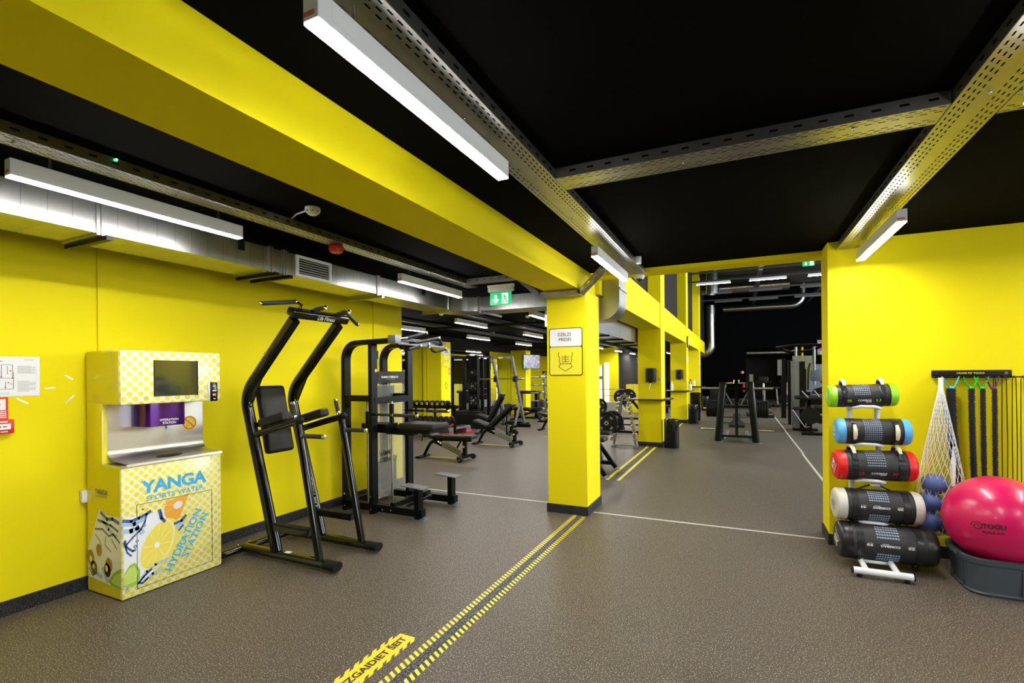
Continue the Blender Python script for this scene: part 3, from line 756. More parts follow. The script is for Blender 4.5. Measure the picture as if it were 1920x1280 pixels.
# screen, card reader
sc_ = MB().box(D-.004, D+.0025, .222, .545, 1.457, 1.732, bev=.001, seg=1).build('screen', M_screen, ws)
MB().box(D+.0005, D+.0035, .540, .549, 1.457, 1.732).box(D+.0005, D+.0035, .218, .224, 1.457, 1.732).build('screen_edge', M_matte, ws)
cr = MB().box(D, D+.030, .632, .696, 1.400, 1.558, bev=.008).build('card_reader', M_binblk, ws)
MB().box(D+.001, D+.025, .627, .634, 1.402, 1.556, bev=.003).build('bezel', M_white, cr)
MB().box(D+.0295, D+.0312, .650, .680, 1.484, 1.490).build('blue_light', M_blueled, cr)
MB().box(D+.0295, D+.0312, .652, .676, 1.446, 1.462).build('red_light', M_redled, cr)
rm = MB(); Mr = frame((D+.031, .652, 1.520), (0, 1, 0), (0, 0, 1)); rm.line([(0, .004), (.012, .012), (.024, .010)], .003, Mr); rm.line([(.004, .0), (.018, .004)], .003, Mr)
rm.box(D+.0305, D+.0312, .655, .676, 1.418, 1.423); rm.build('symbol', M_whiteink, cr)
# purple tap head
th = MB(); th.prism([(dn+.005, .195), (D-.075, .195), (D-.045, .225), (D-.045, .465), (D-.06, .480), (dn+.005, .480)], 1.225, 1.404); tp = th.build('tap_head', M_purple, ws, ang=50)
MB().cyl((D-.10, .36, 1.195), (D-.10, .36, 1.226), .007, 10).build('nozzle', M_cyan, tp)
Mh = frame((D-.0445, .285, 1.238), (0, 1, 0), (0, 0, 1))
MB().text('HYDRATION\nSTATION', Mh, w=.135, h=.042, off=.015, align='CENTER').build('lettering', M_whiteink, tp)
# no-bottle sticker on the niche back
nb = thing('warning_sticker', '', 'sticker') if False else None
stc = MB(); Mn = frame((dn+.003, .628, 1.213), (0, 1, 0), (0, 0, 1))
stc.lathe([(0, 0), (.060, 0), (.060, .0008), (0, .0008)], 32, Mn); stk = stc.build('warning_sticker', M_signyel, ws)
rg = MB(); rg.lathe([(.045, .001), (.056, .001), (.056, .0016), (.045, .0016), (.045, .001)], 32, Mn); rg.line([(-.036, .036), (.036, -.036)], .012, Mn @ Matrix.Translation((0, 0, .001))); rg.build('ban_ring', M_orange, stk)
bt = MB(); Mb = Mn @ Matrix.Rotation(0.75, 4, 'Z') @ Matrix.Translation((0, 0, .0008)); bt.line([(-.03, -.006), (-.012, -.012), (.03, -.014), (.034, 0), (.03, .014), (-.012, .012), (-.03, .006)], .002, Mb, closed=True); bt.line([(.0, -.013), (.0, .013)], .0015, Mb); bt.build('bottle_outline', M_brownink, stk)
dr_ = MB()
for p in ((-.026, -.028), (-.016, -.034), (-.030, -.036)): dr_.lathe([(0, 0), (.003, 0), (.003, .0006), (0, .0006)], 8, Mn @ Matrix.Translation((*p, .0008)))
build_each(dr_, 'drop', M_brownink, stk)
# lettering on the front
Mfw = frame((D+.0015, .085, .768), (0, 1, 0.0), (0, 0, 1))
MB().text('YANGA', frame((D+.0015, .125, .738), (0, 1, 0), (0, .0, 1)), w=.485, h=.098, off=.035, space=.96).build('logo_lettering', M_cyan, ws)
MB().text('SPORTS WATER', frame((D+.0015, .162, .682), (0, 1, 0), (0, 0, 1)), w=.425, h=.036, off=.008).build('tagline_lettering', M_cyan, ws)
hd = V((0, .47, .88)).normalized()
MB().text('HYDRATION', frame((D+.0035, .336, .098), (0, .235, .415), (0, -.87, .49)), w=.475, h=.058, off=.012).build('slogan_lettering', M_cyan, ws)
MB().text('STATION', frame((D+.0035, .452, .165), (0, .235, .415), (0, -.87, .49)), w=.345, h=.056, off=.012).build('slogan_lettering', M_cyan, ws)
MB().text('YANGA', frame((.118, -.0025, .742), (1, 0, 0), (0, 0, 1)), w=.175, h=.038, off=.03).build('side_lettering', M_navy, ws)
MB().text('SPORTS WATER', frame((.130, -.0025, .720), (1, 0, 0), (0, 0, 1)), w=.15, h=.015).build('side_lettering', M_navy, ws)
# service door outline
dl = MB(); y0_, y1_, z0_, z1_ = .098, .655, .055, .668
dl.line([(y0_, z0_), (y1_, z0_+.012), (y1_, z1_-.008), (y0_, z1_)], .0032, frame((D+.0022, 0, 0), (0, 1, 0), (0, 0, 1)), closed=True)
dl.build('door_gap', M_ink, ws)
MB().cyl((D+.002, .135, .628), (D+.006, .135, .628), .007, 12).build('lock', M_chrome, ws)
# fruit and splash print wrapping the lower corner
M_fw = mat('print_white', (0.84, 0.85, 0.88), .35); M_lemon = mat('print_lemon', (0.88, 0.74, 0.10), .35); M_pith = mat('print_pith', (0.87, 0.80, 0.45), .35); M_orangep = mat('print_orange', (0.85, 0.40, 0.05), .35)
M_lime = mat('print_lime', (0.32, 0.55, 0.02), .35); M_limel = mat('print_lime_light', (0.55, 0.72, 0.15), .35); M_splash = mat('print_splash', (0.05, 0.14, 0.32), .35); M_splashl = mat('print_splash_light', (0.42, 0.56, 0.74), .35); M_berry = mat('print_berry', (0.05, 0.018, 0.02), .3); M_berryl = mat('print_berry_light', (0.32, 0.20, 0.03), .3)
PR = [M_fw, M_lemon, M_pith, M_orangep, M_lime, M_limel, M_splash, M_splashl, M_berry, M_berryl]
Mfr = frame((D+.0015, 0, 0), (0, 1, 0), (0, 0, 1))       # local x along the front
Msd = frame((D, -.0022, 0), (-1, 0, 0), (0, 0, 1)) if False else frame((0, -.0022, 0), (1, 0, 0), (0, 0, 1))
fp = MB()
def ell(cx, cy, a, b, rot, n=28, a0=0, a1=2*PI):
    return [(cx+a*math.cos(t)*math.cos(rot)-b*math.sin(t)*math.sin(rot), cy+a*math.cos(t)*math.sin(rot)+b*math.sin(t)*math.cos(rot)) for t in [a0+(a1-a0)*i/n for i in range(n)]]
def flat(mb, poly, mi, M, lvl):
    mb.mi = mi; mb.prism(poly, .0002*lvl, .0002*lvl+.0002, M)
flat(fp, [(.012, .60), (.10, .585), (.27, .585), (.30, .64), (.47, .67), (.275, .20), (.17, .105), (.012, .085)], 0, Mfr, 0)
oc = [(.285, .60), (.30, .645), (.47, .672), (.40, .50), (.355, .465), (.31, .50), (.285, .55)]
flat(fp, oc, 3, Mfr, 1)
flat(fp, ell(.385, .60, .035, .028, .3), 0, Mfr, 2)
for t in range(9): flat(fp, [(.385, .60), (.385+.095*math.cos(t*.7+.1), .60+.095*math.sin(t*.7+.1)*.8), (.385+.095*math.cos(t*.7+.14), .60+.095*math.sin(t*.7+.14)*.8)], 2, Mfr, 2) if abs(math.sin(t*.7+.1)) < 0.75 and math.cos(t*.7+.1) < .2 else None
flat(fp, ell(.258, .335, .118, .192, -.42), 1, Mfr, 2)
flat(fp, ell(.238, .335, .108, .186, -.42), 2, Mfr, 3)
flat(fp, ell(.234, .335, .095, .172, -.42), 1, Mfr, 4)
for t in range(10):
    a = t*2*PI/10+.2
    def e(q, s): return (.232+.095*s*math.cos(q)*math.cos(-.42)-.172*s*math.sin(q)*math.sin(-.42), .335+.095*s*math.cos(q)*math.sin(-.42)+.172*s*math.sin(q)*math.cos(-.42))
    flat(fp, [e(a, .10), e(a-.035, .92), e(a+.035, .92)], 2, Mfr, 5)
flat(fp, ell(.232, .335, .018, .022, 0), 0, Mfr, 6)
flat(fp, [(.012, .10), (.012, .19), (.05, .245), (.085, .25), (.115, .19), (.115, .12), (.09, .09)], 4, Mfr, 7)
flat(fp, [(.012, .11), (.012, .18), (.048, .225), (.078, .232), (.10, .18), (.09, .115)], 5, Mfr, 8)
def strokes(mb, pts, w, mi, M, lvl): mb.mi = mi; mb.line(pts, w, M @ Matrix.Translation((0, 0, .0002*lvl)), .0002)
for pts, w, c in (([(.012,.575),(.06,.56),(.11,.57),(.16,.585),(.185,.60)],.022,6), ([(.012,.55),(.08,.535),(.14,.555)],.030,7), ([(.012,.50),(.06,.49),(.10,.50),(.13,.46)],.034,7), ([(.16,.58),(.15,.53),(.12,.48),(.07,.44),(.03,.40)],.012,6), ([(.02,.43),(.03,.38),(.07,.34),(.085,.345)],.014,6), ([(.012,.42),(.035,.34),(.06,.31)],.010,6),
    ([(.25,.59),(.262,.53),(.285,.50)],.022,6), ([(.262,.58),(.275,.52)],.012,7), ([(.36,.46),(.41,.47),(.44,.50)],.022,6), ([(.38,.43),(.42,.45)],.030,7), ([(.39,.40),(.42,.43)],.016,6),
    ([(.11,.11),(.16,.16),(.22,.19),(.30,.205)],.020,7), ([(.10,.09),(.14,.13),(.19,.165)],.014,6), ([(.15,.10),(.20,.13),(.26,.14)],.022,7), ([(.10,.10),(.13,.085),(.17,.11)],.012,6)): strokes(fp, pts, w, c, Mfr, 9)
for p, r in (((.145,.505), .010), ((.098,.405), .010), ((.085,.37), .012), ((.03,.085), .010)): flat(fp, ell(*p, r, r, 0, 12), 6, Mfr, 9); flat(fp, ell(*p, r*.55, r*.55, 0, 12), 7, Mfr, 10)
# on the side face
flat(fp, [(D-.002, .60), (.30, .60), (.17, .63), (.02, .32), (.02, .115), (D-.002, .085)], 0, Msd, 0)
for pts, w, c in (([(.20,.61),(.28,.57),(.35,.58),(.43,.56)],.026,6), ([(.16,.55),(.25,.54),(.33,.53),(.42,.50)],.020,6), ([(.12,.48),(.22,.49),(.30,.45),(.36,.47),(.44,.42)],.014,6), ([(.22,.56),(.30,.50),(.40,.46)],.028,7), ([(.12,.44),(.18,.40),(.20,.36)],.008,6), ([(.26,.44),(.25,.38),(.33,.34)],.008,6), ([(.34,.43),(.40,.37)],.010,6), ([(.02,.22),(.10,.16),(.20,.14)],.03,7), ([(.03,.18),(.08,.13),(.14,.16)],.012,6), ([(.22,.20),(.28,.12)],.034,7)): strokes(fp, pts, w, c, Msd, 1)
for (x, y), r, c in (((.17,.33),.040,9), ((.055,.26),.050,9), ((.10,.19),.046,8), ((.30,.24),.046,9), ((.28,.20),.045,8)): flat(fp, ell(x, y, r*.95, r*1.15, .2), c, Msd, 3)
for (x, y), r in (((.055,.25),.018), ((.095,.20),.014), ((.27,.21),.018)): flat(fp, ell(x, y, r, r*1.3, .2), 2 if r > .015 else 0, Msd, 4)
flat(fp, [(D-.002, .09), (D-.002, .24), (.36, .19), (.29, .12), (.33, .095)], 4, Msd, 4); flat(fp, [(D-.002, .10), (D-.002, .21), (.37, .17), (.325, .12)], 5, Msd, 5)
fp.build('fruit_print', PR, ws)

# ---- things on the left wall
ep = thing('evacuation_plan', 'white evacuation plan sheet on the left wall at the picture edge', 'poster', (-4.4985, 1.30, 1.48))
MB().box(0, .0025, 0, .393, 0, .272).build('sheet', M_paper, ep)
g = MB(); Mp = frame((.0028, 0, 0), (0, 1, 0), (0, 0, 1))
for y0, z0, y1, z1 in ((.02,.05,.255,.05),(.02,.125,.255,.125),(.255,.05,.255,.165),(.195,.125,.195,.215),(.195,.215,.25,.215),(.25,.125,.25,.215),(.215,.05,.215,.10),(.05,.05,.05,.125),(.11,.05,.11,.10),(.02,.05,.02,.125),(.225,.15,.225,.205),(.255,.085,.235,.085)): g.line([(y0,z0),(y1,z1)], .0022, Mp)
g.build('floor_plan', M_ink, ep)
g = MB()
for k in range(9): g.box(.0026, .003, .275, .275+.10*(.95 if k % 3 else .7), .205-.006*k, .2075-.006*k)
for k in range(9): g.box(.0026, .003, .275, .275+.10*(.95 if k % 4 else .6), .10-.0085*k, .103-.0085*k)
for k in range(3): g.box(.0026, .003, .02+.08*k, .075+.08*k, .022, .025); g.box(.0026, .003, .02+.08*k, .07+.08*k, .012, .0145)
g.box(.0026, .003, .31, .36, .248, .252); g.build('text_lines', M_greyink, ep)
g = MB(); g.box(.0026, .0032, .06, .20, .236, .241)
for y, z in ((.21,.06),(.245,.12),(.235,.17),(.12,.1),(.225,.09),(.15,.052),(.19,.13)): g.box(.0026, .0034, y, y+.008, z, z+.007)
g.build('red_marks', M_redsign, ep)
fs = thing('fire_point_sign', 'red and white fire call point sign under the evacuation plan', 'sign', (-4.4985, 1.38, 1.325))
MB().box(0, .002, 0, .148, 0, .15).build('sign_plate', M_redsign, fs)
MB().box(.0018, .003, .025, .135, .065, .138).build('white_field', M_white, fs)
MB().lathe([(0, 0), (.026, 0), (.026, .0008), (0, .0008)], 24, frame((.003, .083, .101), (0, 1, 0), (0, 0, 1))).build('disc', M_redsign, fs)
g = MB()
for k in range(4): g.box(.0018, .003, .05+.01*k, .138, .012+.013*k, .018+.013*k)
g.build('text_lines', M_whiteink, fs)
fc = thing('fire_call_point', 'red manual fire call point box low at the left picture edge', 'alarm', (-4.4985, 1.42, 1.232))
MB().box(0, .045, 0, .125, 0, .092, bev=.006).build('housing', M_red, fc)
MB().box(.044, .047, .02, .105, .028, .066).build('white_plate', M_white, fc)
g = MB(); Mp = frame((.0475, .04, .047), (0, 1, 0), (0, 0, 1)); g.line([(0, 0), (.014, 0)], .006, Mp); g.line([(.03, 0), (.044, 0)], .006, Mp); g.prism([(.012,-.006),(.02,0),(.012,.006)], 0, .0008, Mp); g.prism([(.032,-.006),(.024,0),(.032,.006)], 0, .0008, Mp); g.build('arrows', M_ink, fc)
g = MB(); g.box(.044, .0462, .05, .09, .076, .084).box(.044, .0462, .055, .09, .010, .016); g.build('text_lines', M_whiteink, fc)
tag(MB().box(-4.499, -4.455, 1.915, 1.975, 0.665, 0.755, bev=.005).build('wall_socket', M_white), 'small white socket box on the left wall beside the dispenser', 'socket')
for (a, b, c, d), l in zip(((1.84,1.62,1.88,1.592),(1.725,1.528,1.775,1.532),(1.575,1.462,1.63,1.425),(1.842,1.42,1.885,1.468)), ('uppermost, sloping down towards the dispenser', 'nearly level one beside the evacuation plan', 'under the corner of the evacuation plan', 'lowest one rising towards the dispenser')):
    tag(MB().line([(a, b), (c, d)], .011, frame((-4.4995, 0, 0), (0, 1, 0), (0, 0, 1)), .0015).build('tape_strip', M_paper), 'short white tape strip on the left wall, ' + l, 'tape')

# ================================================================== DIP AND CHIN STATION
YL, YR = 2.95, 3.445
ds = thing('dip_station', 'glossy black dip and chin tower by the left wall beside the dispenser', 'exercise machine')
def oval(mb, pts, a, b, up, n=14): mb.tube(pts, 1.0, n, sx=a, sy=b, up=up)
for s, y in ((0, YL), (1, YR)):
    side = -1 if s == 0 else 1
    r = MB(); oval(r, [(-4.06, y, .055), (-3.02, y, .055)], .052, .036, (0,0,1)); rl = r.build('base_rail', M_gloss, ds)
    c = MB(); oval(c, [(-3.08, y, .055), (-2.965, y, .055), (-2.955, y, .055)], .054, .038, (0,0,1)); c.build('end_cap', M_matte, rl)
    u = MB()
    p0, p1, p2 = V((-3.66, y, .08)), V((-4.055, y, 1.44)), V((-3.42, y, 2.085))
    d1, d2 = (p1-p0).normalized(), (p2-p1).normalized()
    q = [p0]
    for i in range(9):
        t = i/8; A = p1-d1*.14; B = p1; Cc = p1+d2*.16
        q.append(A*(1-t)**2 + B*2*t*(1-t) + Cc*t*t)
    q.append(p2)
    oval(u, q, .056, .042, (0,1,0), 16)
    u.build('upright', M_gloss, ds)
    b = MB(); b.bar([(-3.985, y, 1.37), (-3.80, y, 1.70)], .05, .022, up=(0,1,0)); b.build('gusset_brace', M_gloss, ds)
    l = MB(); l.tube([(-3.39, y, 1.205), (-3.155, y, .08)], .033, 14); l.build('front_leg', M_gloss, ds)
    a = MB(); a.tube([(-3.95, y, 1.075), (-3.385, y, 1.222)], .030, 14); ar = a.build('arm_bar', M_gloss, ds)
    MB().sphere((-3.365, y, 1.228), .034, 16, 10).build('end_cap', M_matte, ar)
    pad = MB(); Mpd = Matrix.Translation((-3.68, y+.045*(-side)*0+.035*side*-1, 1.205)) @ Matrix.Rotation(-.255, 4, 'Y')
    pad.box(-.19, .13, -.055, .055, -.012, .062, Mpd, bev=.018); pad.build('elbow_pad', M_vinyl, ds)
    gm = MB(); gm.tube([(-3.43, y, 1.225), (-3.435, y-.0*side, 1.27)], .012, 8); vg = gm.build('grip_stem', M_chrome, ds)
    gr = MB(); gr.tube([(-3.432-.0*s, y, 1.265), (-3.45-.01*s, y, 1.365)], .0185, 12); gr.build('vertical_grip', M_grip, ds)
    MB().cyl((-3.45-.01*s, y, 1.363), (-3.453-.01*s, y, 1.382), .019, 12).cyl((-3.4315, y, 1.258), (-3.4325, y, 1.267), .020, 12).build('grip_end', M_chrome, ds)
    h = MB(); h.tube([(-3.41, y, 1.21), (-3.385, y, 1.15), (-3.365, y, 1.11), (-3.33, y, 1.098), (-3.12, y, 1.10)], .012, 10); h.build('dip_bar', M_gloss, ds)
    g = MB(); g.tube([(-3.335, y, 1.098), (-3.105, y, 1.101)], .0195, 12); g.build('dip_grip', M_grip, ds)
    MB().cyl((-3.106, y, 1.101), (-3.082, y, 1.1015), .0205, 12, bev=.005).cyl((-3.343, y, 1.098), (-3.334, y, 1.098), .0205, 12).build('grip_end', M_chrome, ds)
    st = MB(); st.box(-3.735, -3.262, y-.026, y+.026, .262, .312); stp = st.build('foot_step', M_gloss, ds)
    tr = MB(); tr.box(-3.715, -3.275, y-.034, y+.034, .310, .326, bev=.006)
    for k in range(2): tr.box(-3.60+.03*k, -3.595+.03*k, y-.03, y+.03, .3255, .3265)
    tr.build('step_tread', M_rubber, stp)
cb = MB(); oval(cb, [(-4.09, 2.66, .05), (-4.09, 3.52, .05)], .04, .034, (0,0,1)); cbo = cb.build('rear_crossbar', M_gloss, ds)
bo = MB()
for y in (YL-.055, YL+.055, YR-.055, YR+.055): bo.cyl((-4.09, y, .075), (-4.09, y, .092), .010, 8)
build_each(bo, 'bolt', M_chrome, cbo)
MB().box(-3.55, -3.49, YL-.02, YL+.02, .0905, .0915).build('inspection_label', M_paper, ds)
# back pad on a crossbar between the uprights
tilt = Matrix.Translation((-3.94, (YL+YR)/2-.03, 1.19)) @ Matrix.Rotation(-.22, 4, 'Y')
bp = MB(); bp.box(-.045, .045, -.14, .14, -.30, .33, tilt, bev=.032, seg=4); bp.build('back_pad', M_vinyl, ds)
bb = MB(); bb.box(-.062, -.040, -.11, .11, -.27, .28, tilt).tube([(-4.01, YL, 1.16), (-4.01, YR, 1.16)], .022, 10); bb.build('pad_bracket', M_gloss, ds)
# top crossbeam with grips and lettering
tb = MB(); tb.box(-.055, .05, YL-.06, YR+.075, -.034, .038, Matrix.Translation((-3.40, 0, 2.135)) @ Matrix.Rotation(.5, 4, 'Y'), bev=.018, seg=3)
tbo = tb.build('top_crossbeam', M_gloss, ds)
Mt = Matrix.Translation((-3.40, 0, 2.135)) @ Matrix.Rotation(.5, 4, 'Y')
MB().text('Life Fitness', Mt @ frame((.0515, 3.14, -.018), (0, 1, 0), (0, 0, 1)), w=.20, h=.040, off=.01, shear=.25).build('lettering', M_whiteink, tbo)
def topgrip(pts, g0, g1):
    MB().tube(pts, .0135, 10).build('grip_stem', M_gloss, ds)
    MB().tube([g0, g1], .0185, 12).build('pull_up_grip', M_grip, ds)
    d = (V(g1)-V(g0)).normalized()
    MB().cyl(g1, V(g1)+d*.02, .0195, 12, bev=.004).cyl(V(g0)-d*.009, g0, .0195, 12).build('grip_end', M_chrome, ds)
topgrip([(-3.42, YL+.04, 2.15), (-3.40, YL+.055, 2.215), (-3.43, YL+.02, 2.238), (-3.47, YL-.03, 2.236)], (-3.43, YL+.02, 2.238), (-3.56, YL-.20, 2.205))
topgrip([(-3.42, YR+.0, 2.15), (-3.38, YR+.02, 2.21), (-3.40, YR+.06, 2.215), (-3.41, YR+.10, 2.20)], (-3.415, YR+.11, 2.195), (-3.47, YR+.30, 2.12))
topgrip([(-3.42, 3.10, 2.16), (-3.37, 3.10, 2.175), (-3.33, 3.10, 2.18)], (-3.34, 3.10, 2.178), (-3.235, 3.10, 2.19))
topgrip([(-3.42, 3.36, 2.16), (-3.37, 3.36, 2.165), (-3.33, 3.36, 2.17)], (-3.34, 3.36, 2.168), (-3.215, 3.36, 2.18))
MB().text('Life Fitness', frame((-3.50, YR-.045, .50), V((-.27,0,.93)), (.93, -.35, .27)), w=.26, h=.045, off=.01, shear=.2).build('lettering', M_whiteink, ds) if False else None
uL = MB(); Mu = frame((-3.545, YL+.0005, .42), (-.28, 0, .96), (-.96, 0, -.28)); Mu = frame((-3.71, YR-.0405, .34), (-.283, 0, .959), (-.959, 0, -.283))
uL.text('Life Fitness', Mu @ Matrix.Translation((0, -.06, 0)), w=.30, h=.05, off=.012, shear=.2); uL.build('lettering', M_whiteink, ds)
lg = MB(); Ml = frame((-3.74, YL-.0375, 1.80), (.70, 0, .71), (-.71, 0, .70)); lg.lathe([(0, 0), (.026, 0), (.026, .0008), (0, .0008)], 20, Ml @ Matrix.Diagonal((1, .7, 1, 1))); lg.build('round_decal', M_signyel, ds)
lg = MB(); lg.lathe([(.010, .001), (.015, .001), (.015, .0014), (.010, .0014), (.010, .001)], 20, Ml @ Matrix.Diagonal((1, .7, 1, 1))); lg.build('decal_ring', M_ink, ds)

# ================================================================== ASSISTED DIP MACHINE
am = thing('assisted_dip_machine', 'black assisted dip machine with frosted cover at the end of the left wall', 'exercise machine')
YA, YB = 4.43, 5.11     # centre planes of the near and far frame
for y in (YA, YB):
    f = MB(); path = [(-4.28, y, .0), (-4.28, y, 1.80)] + [(-4.28+.19*(1-math.cos(a)), y, 1.80+.19*math.sin(a)) for a in [PI/2*i/7 for i in range(1, 8)]] + [(-3.58, y, 2.0)]
    f.bar(path, .10, .055, up=(1,0,0)); f.build('arched_frame', M_satin, am)
    MB().box(-3.895, -3.845, y-.05, y+.05, 0, 1.975).build('upright', M_satin, am)
    MB().box(-4.26, -3.89, y-.04, y+.04, 1.30, 1.37).build('cross_tube', M_satin, am)
    MB().box(-4.30, -3.17, y-.04, y+.04, .035, .115).build('base_tube', M_satin, am)
    p = MB(); p.box(-3.265, -3.205, y-.045, y+.045, .0, .35); p.build('step_post', M_satin, am)
    p = MB(); Ms_ = Matrix.Translation((-3.29, y+.01, .358)) @ Matrix.Rotation(.06, 4, 'Y'); p.box(-.145, .145, -.07, .075, -.006, .006, Ms_)
    for k in range(6): p.box(-.13, .13, -.06+.022*k, -.056+.022*k, .006, .0075, Ms_)
    p.build('step_plate', M_greysteel, am)
    p = MB(); p.box(-3.285, -3.14, y-.05, y+.05, .0, .010); p.cyl((-3.165, y+.01, .01), (-3.165, y+.01, .022), .012, 8); p.build('foot_plate', M_greysteel, am)
    b = MB()
    for x, z in ((-4.27,.2),(-4.27,.06),(-3.87,.2),(-3.87,.055),(-3.70,.07),(-3.58,.075),(-4.28,1.15)): b.cyl((x, y-.053, z), (x, y-.046, z), .011, 8)
    build_each(b, 'bolt', M_chrome, am)
MB().box(-3.90, -3.84, YA, YB, 1.27, 1.345).build('cross_beam', M_satin, am)
MB().box(-3.62, -3.56, YA-.01, YB+.02, .09, .15).build('cross_beam', M_satin, am)
MB().box(-4.30, -4.24, YA, YB, .035, .11).build('cross_beam', M_satin, am)
MB().tube([(-3.55, 4.62, .06), (-3.45, 4.72, .11), (-3.45, 4.98, .12), (-3.60, 5.05, .10)], .018, 8).build('foot_lever', M_satin, am)
# front top beam
MB().box(-3.62, -3.56, YA+.02, YB+.36, 1.965, 2.03).build('top_beam', M_greysteel, am)
MB().box(-3.60, -3.49, YA-.06, YA+.045, 1.965, 2.06, bev=.006).build('end_block', M_greysteel, am)
MB().box(-3.63, -3.53, YA, YB+.37, 2.03, 2.037).build('top_plate', M_greysteel, am)
b = MB()
for y in (4.82, 5.12): b.cyl((-3.56, y, 2.0), (-3.548, y, 2.0), .013, 10)
build_each(b, 'bolt', M_chrome, am)
def agrip(stem, g0, g1):
    MB().tube(stem, .014, 8).build('grip_stem', M_gloss, am)
    MB().tube([g0, g1], .0185, 12).build('pull_up_grip', M_grip, am)
    d = (V(g1)-V(g0)).normalized(); MB().cyl(g1, V(g1)+d*.022, .020, 12, bev=.005).build('grip_end', M_chrome, am)
agrip([(-3.56, YA+.0, 2.03), (-3.50, YA+.05, 2.02), (-3.44, YA+.1, 2.03)], (-3.44, YA+.10, 2.03), (-3.27, YA+.22, 2.085))
agrip([(-3.55, YA+.02, 1.97), (-3.50, YA+.05, 1.91), (-3.44, YA+.12, 1.90)], (-3.44, YA+.12, 1.90), (-3.38, YA+.25, 1.94))
agrip([(-3.55, 4.70, 1.99), (-3.48, 4.74, 1.99)], (-3.48, 4.74, 1.99), (-3.28, 4.92, 2.045))
agrip([(-3.56, 5.36, 2.0), (-3.52, 5.36, 2.0)], (-3.53, 5.37, 2.0), (-3.45, 5.18, 2.07))
agrip([(-3.56, 5.10, 1.98), (-3.50, 5.12, 1.90), (-3.46, 5.12, 1.895)], (-3.46, 5.12, 1.895), (-3.36, 5.19, 1.93))
# stack cover with what shows through it
sp_ = MB().box(-4.10, -4.092, 4.76, 5.30, .06, 1.49).build('stack_cover', M_glass, am)
stk_ = MB()
for k in range(16): stk_.box(-4.22, -4.12, 4.86, 5.16, .12+.024*k, .142+.024*k)
stk_.build('weight_stack', M_iron, am)
MB().cyl((-4.17, 4.93, .1), (-4.17, 4.93, 1.6), .011, 8).cyl((-4.17, 5.09, .1), (-4.17, 5.09, 1.6), .011, 8).build('guide_rod', M_steel, am)
MB().box(-4.22, -4.12, 4.90, 5.13, 1.33, 1.47).build('upper_carriage', M_iron, am)
hs = MB().box(-4.105, -4.09, 4.76, 5.31, 1.50, 1.655).build('name_panel', M_ink, am)
MB().text('HAMMER STRENGTH', frame((-4.0895, 4.84, 1.567), (0, 1, 0), (0, 0, 1)), w=.33, h=.030, off=.02).build('lettering', M_whiteink, hs)
MB().text('ASSIST DIP CHIN', frame((-4.0895, 4.92, 1.545), (0, 1, 0), (0, 0, 1)), w=.18, h=.010).build('lettering', M_greyink, hs)
MB().text('HAMMER\nSTRENGTH', frame((-4.0915, 4.80, .50), (0, 1, 0), (0, 0, 1)), w=.33, h=.15, off=.03).build('lettering', M_ink, sp_)
# pulley, cable, slide rods, carriage and knee pad
MB().tube([(-3.97, 4.60, 1.88), (-3.97, 4.60, .5)], .004, 6).build('cable', M_greysteel, am)
MB().box(-3.98, -3.95, 4.575, 4.625, 1.80, 1.90).cyl((-3.99, 4.60, 1.60), (-3.94, 4.60, 1.60), .03, 14).box(-3.975, -3.955, 4.59, 4.61, 1.52, 1.72).build('pulley', M_satin, am)
MB().cyl((-4.07, 4.56, .08), (-4.07, 4.56, 1.31), .014, 12).build('slide_rod', M_steel, am)
MB().cyl((-3.80, 4.68, .08), (-3.80, 4.68, 1.29), .014, 12).build('slide_rod', M_steel, am)
MB().cyl((-4.07, 4.56, .97), (-4.07, 4.56, 1.17), .024, 12).build('bushing', M_matte, am); MB().cyl((-3.80, 4.68, 1.0), (-3.80, 4.68, 1.26), .028, 12).build('bushing', M_matte, am)
MB().box(-4.11, -3.74, 4.50, 4.72, .93, 1.03).box(-3.84, -3.45, 4.62, 4.72, .90, .98).build('carriage', M_satin, am)
kp = MB(); kp.box(-3.62, -3.12, 4.55, 4.90, .965, 1.045, bev=.03, seg=3); kp.build('knee_pad', M_vinyl, am)
MB().box(-3.60, -3.20, 4.60, 4.82, .93, .97).build('pad_plate', M_satin, am)
for y, z in ((4.42, 1.15), (5.06, 1.155)):
    MB().tube([(-3.86, y, z), (-3.60, y, z)], .016, 10).build('dip_bar', M_gloss, am)
    MB().tube([(-3.56, y, z), (-3.25, y, z)], .020, 12).build('dip_grip', M_grip, am)
    MB().cyl((-3.25, y, z), (-3.225, y, z), .021, 12, bev=.005).cyl((-3.572, y, z), (-3.56, y, z), .021, 12).build('grip_end', M_chrome, am)
MB().lathe([(0, 0), (.02, 0), (.02, .001), (0, .001)], 16, frame((-3.844, 4.455, 1.66), (0, 1, 0), (0, 0, 1))).build('round_decal', M_signyel, am)
# ================================================================== SIGN ON THE COLUMN
cs = thing('gym_sign', 'white and yellow sign with abs outline on the nearest column', 'sign', (-2.0, 5.299, 1.585))
SW, SH = .40, .545
def rr(x0, x1, y0, y1, r, n=5):
    out = []
    for cx, cy, a in ((x1-r, y0+r, -PI/2), (x1-r, y1-r, 0), (x0+r, y1-r, PI/2), (x0+r, y0+r, PI)):
        out += [(cx+r*math.cos(a+PI/2*i/n), cy+r*math.sin(a+PI/2*i/n)) for i in range(n+1)]
    return out
Mc_ = frame((0, 0, 0), (1, 0, 0), (0, 0, 1))
MB().prism(rr(0, SW, 0, SH, .028), 0, .004, Mc_).build('sign_border', M_brownink, cs)
MB().prism(rr(.009, SW-.009, .009, .327, .02), .004, .0048, Mc_).build('yellow_field', M_signyel, cs)
MB().prism(rr(.009, SW-.009, .335, SH-.009, .02), .004, .0048, Mc_).build('white_field', M_paper, cs)
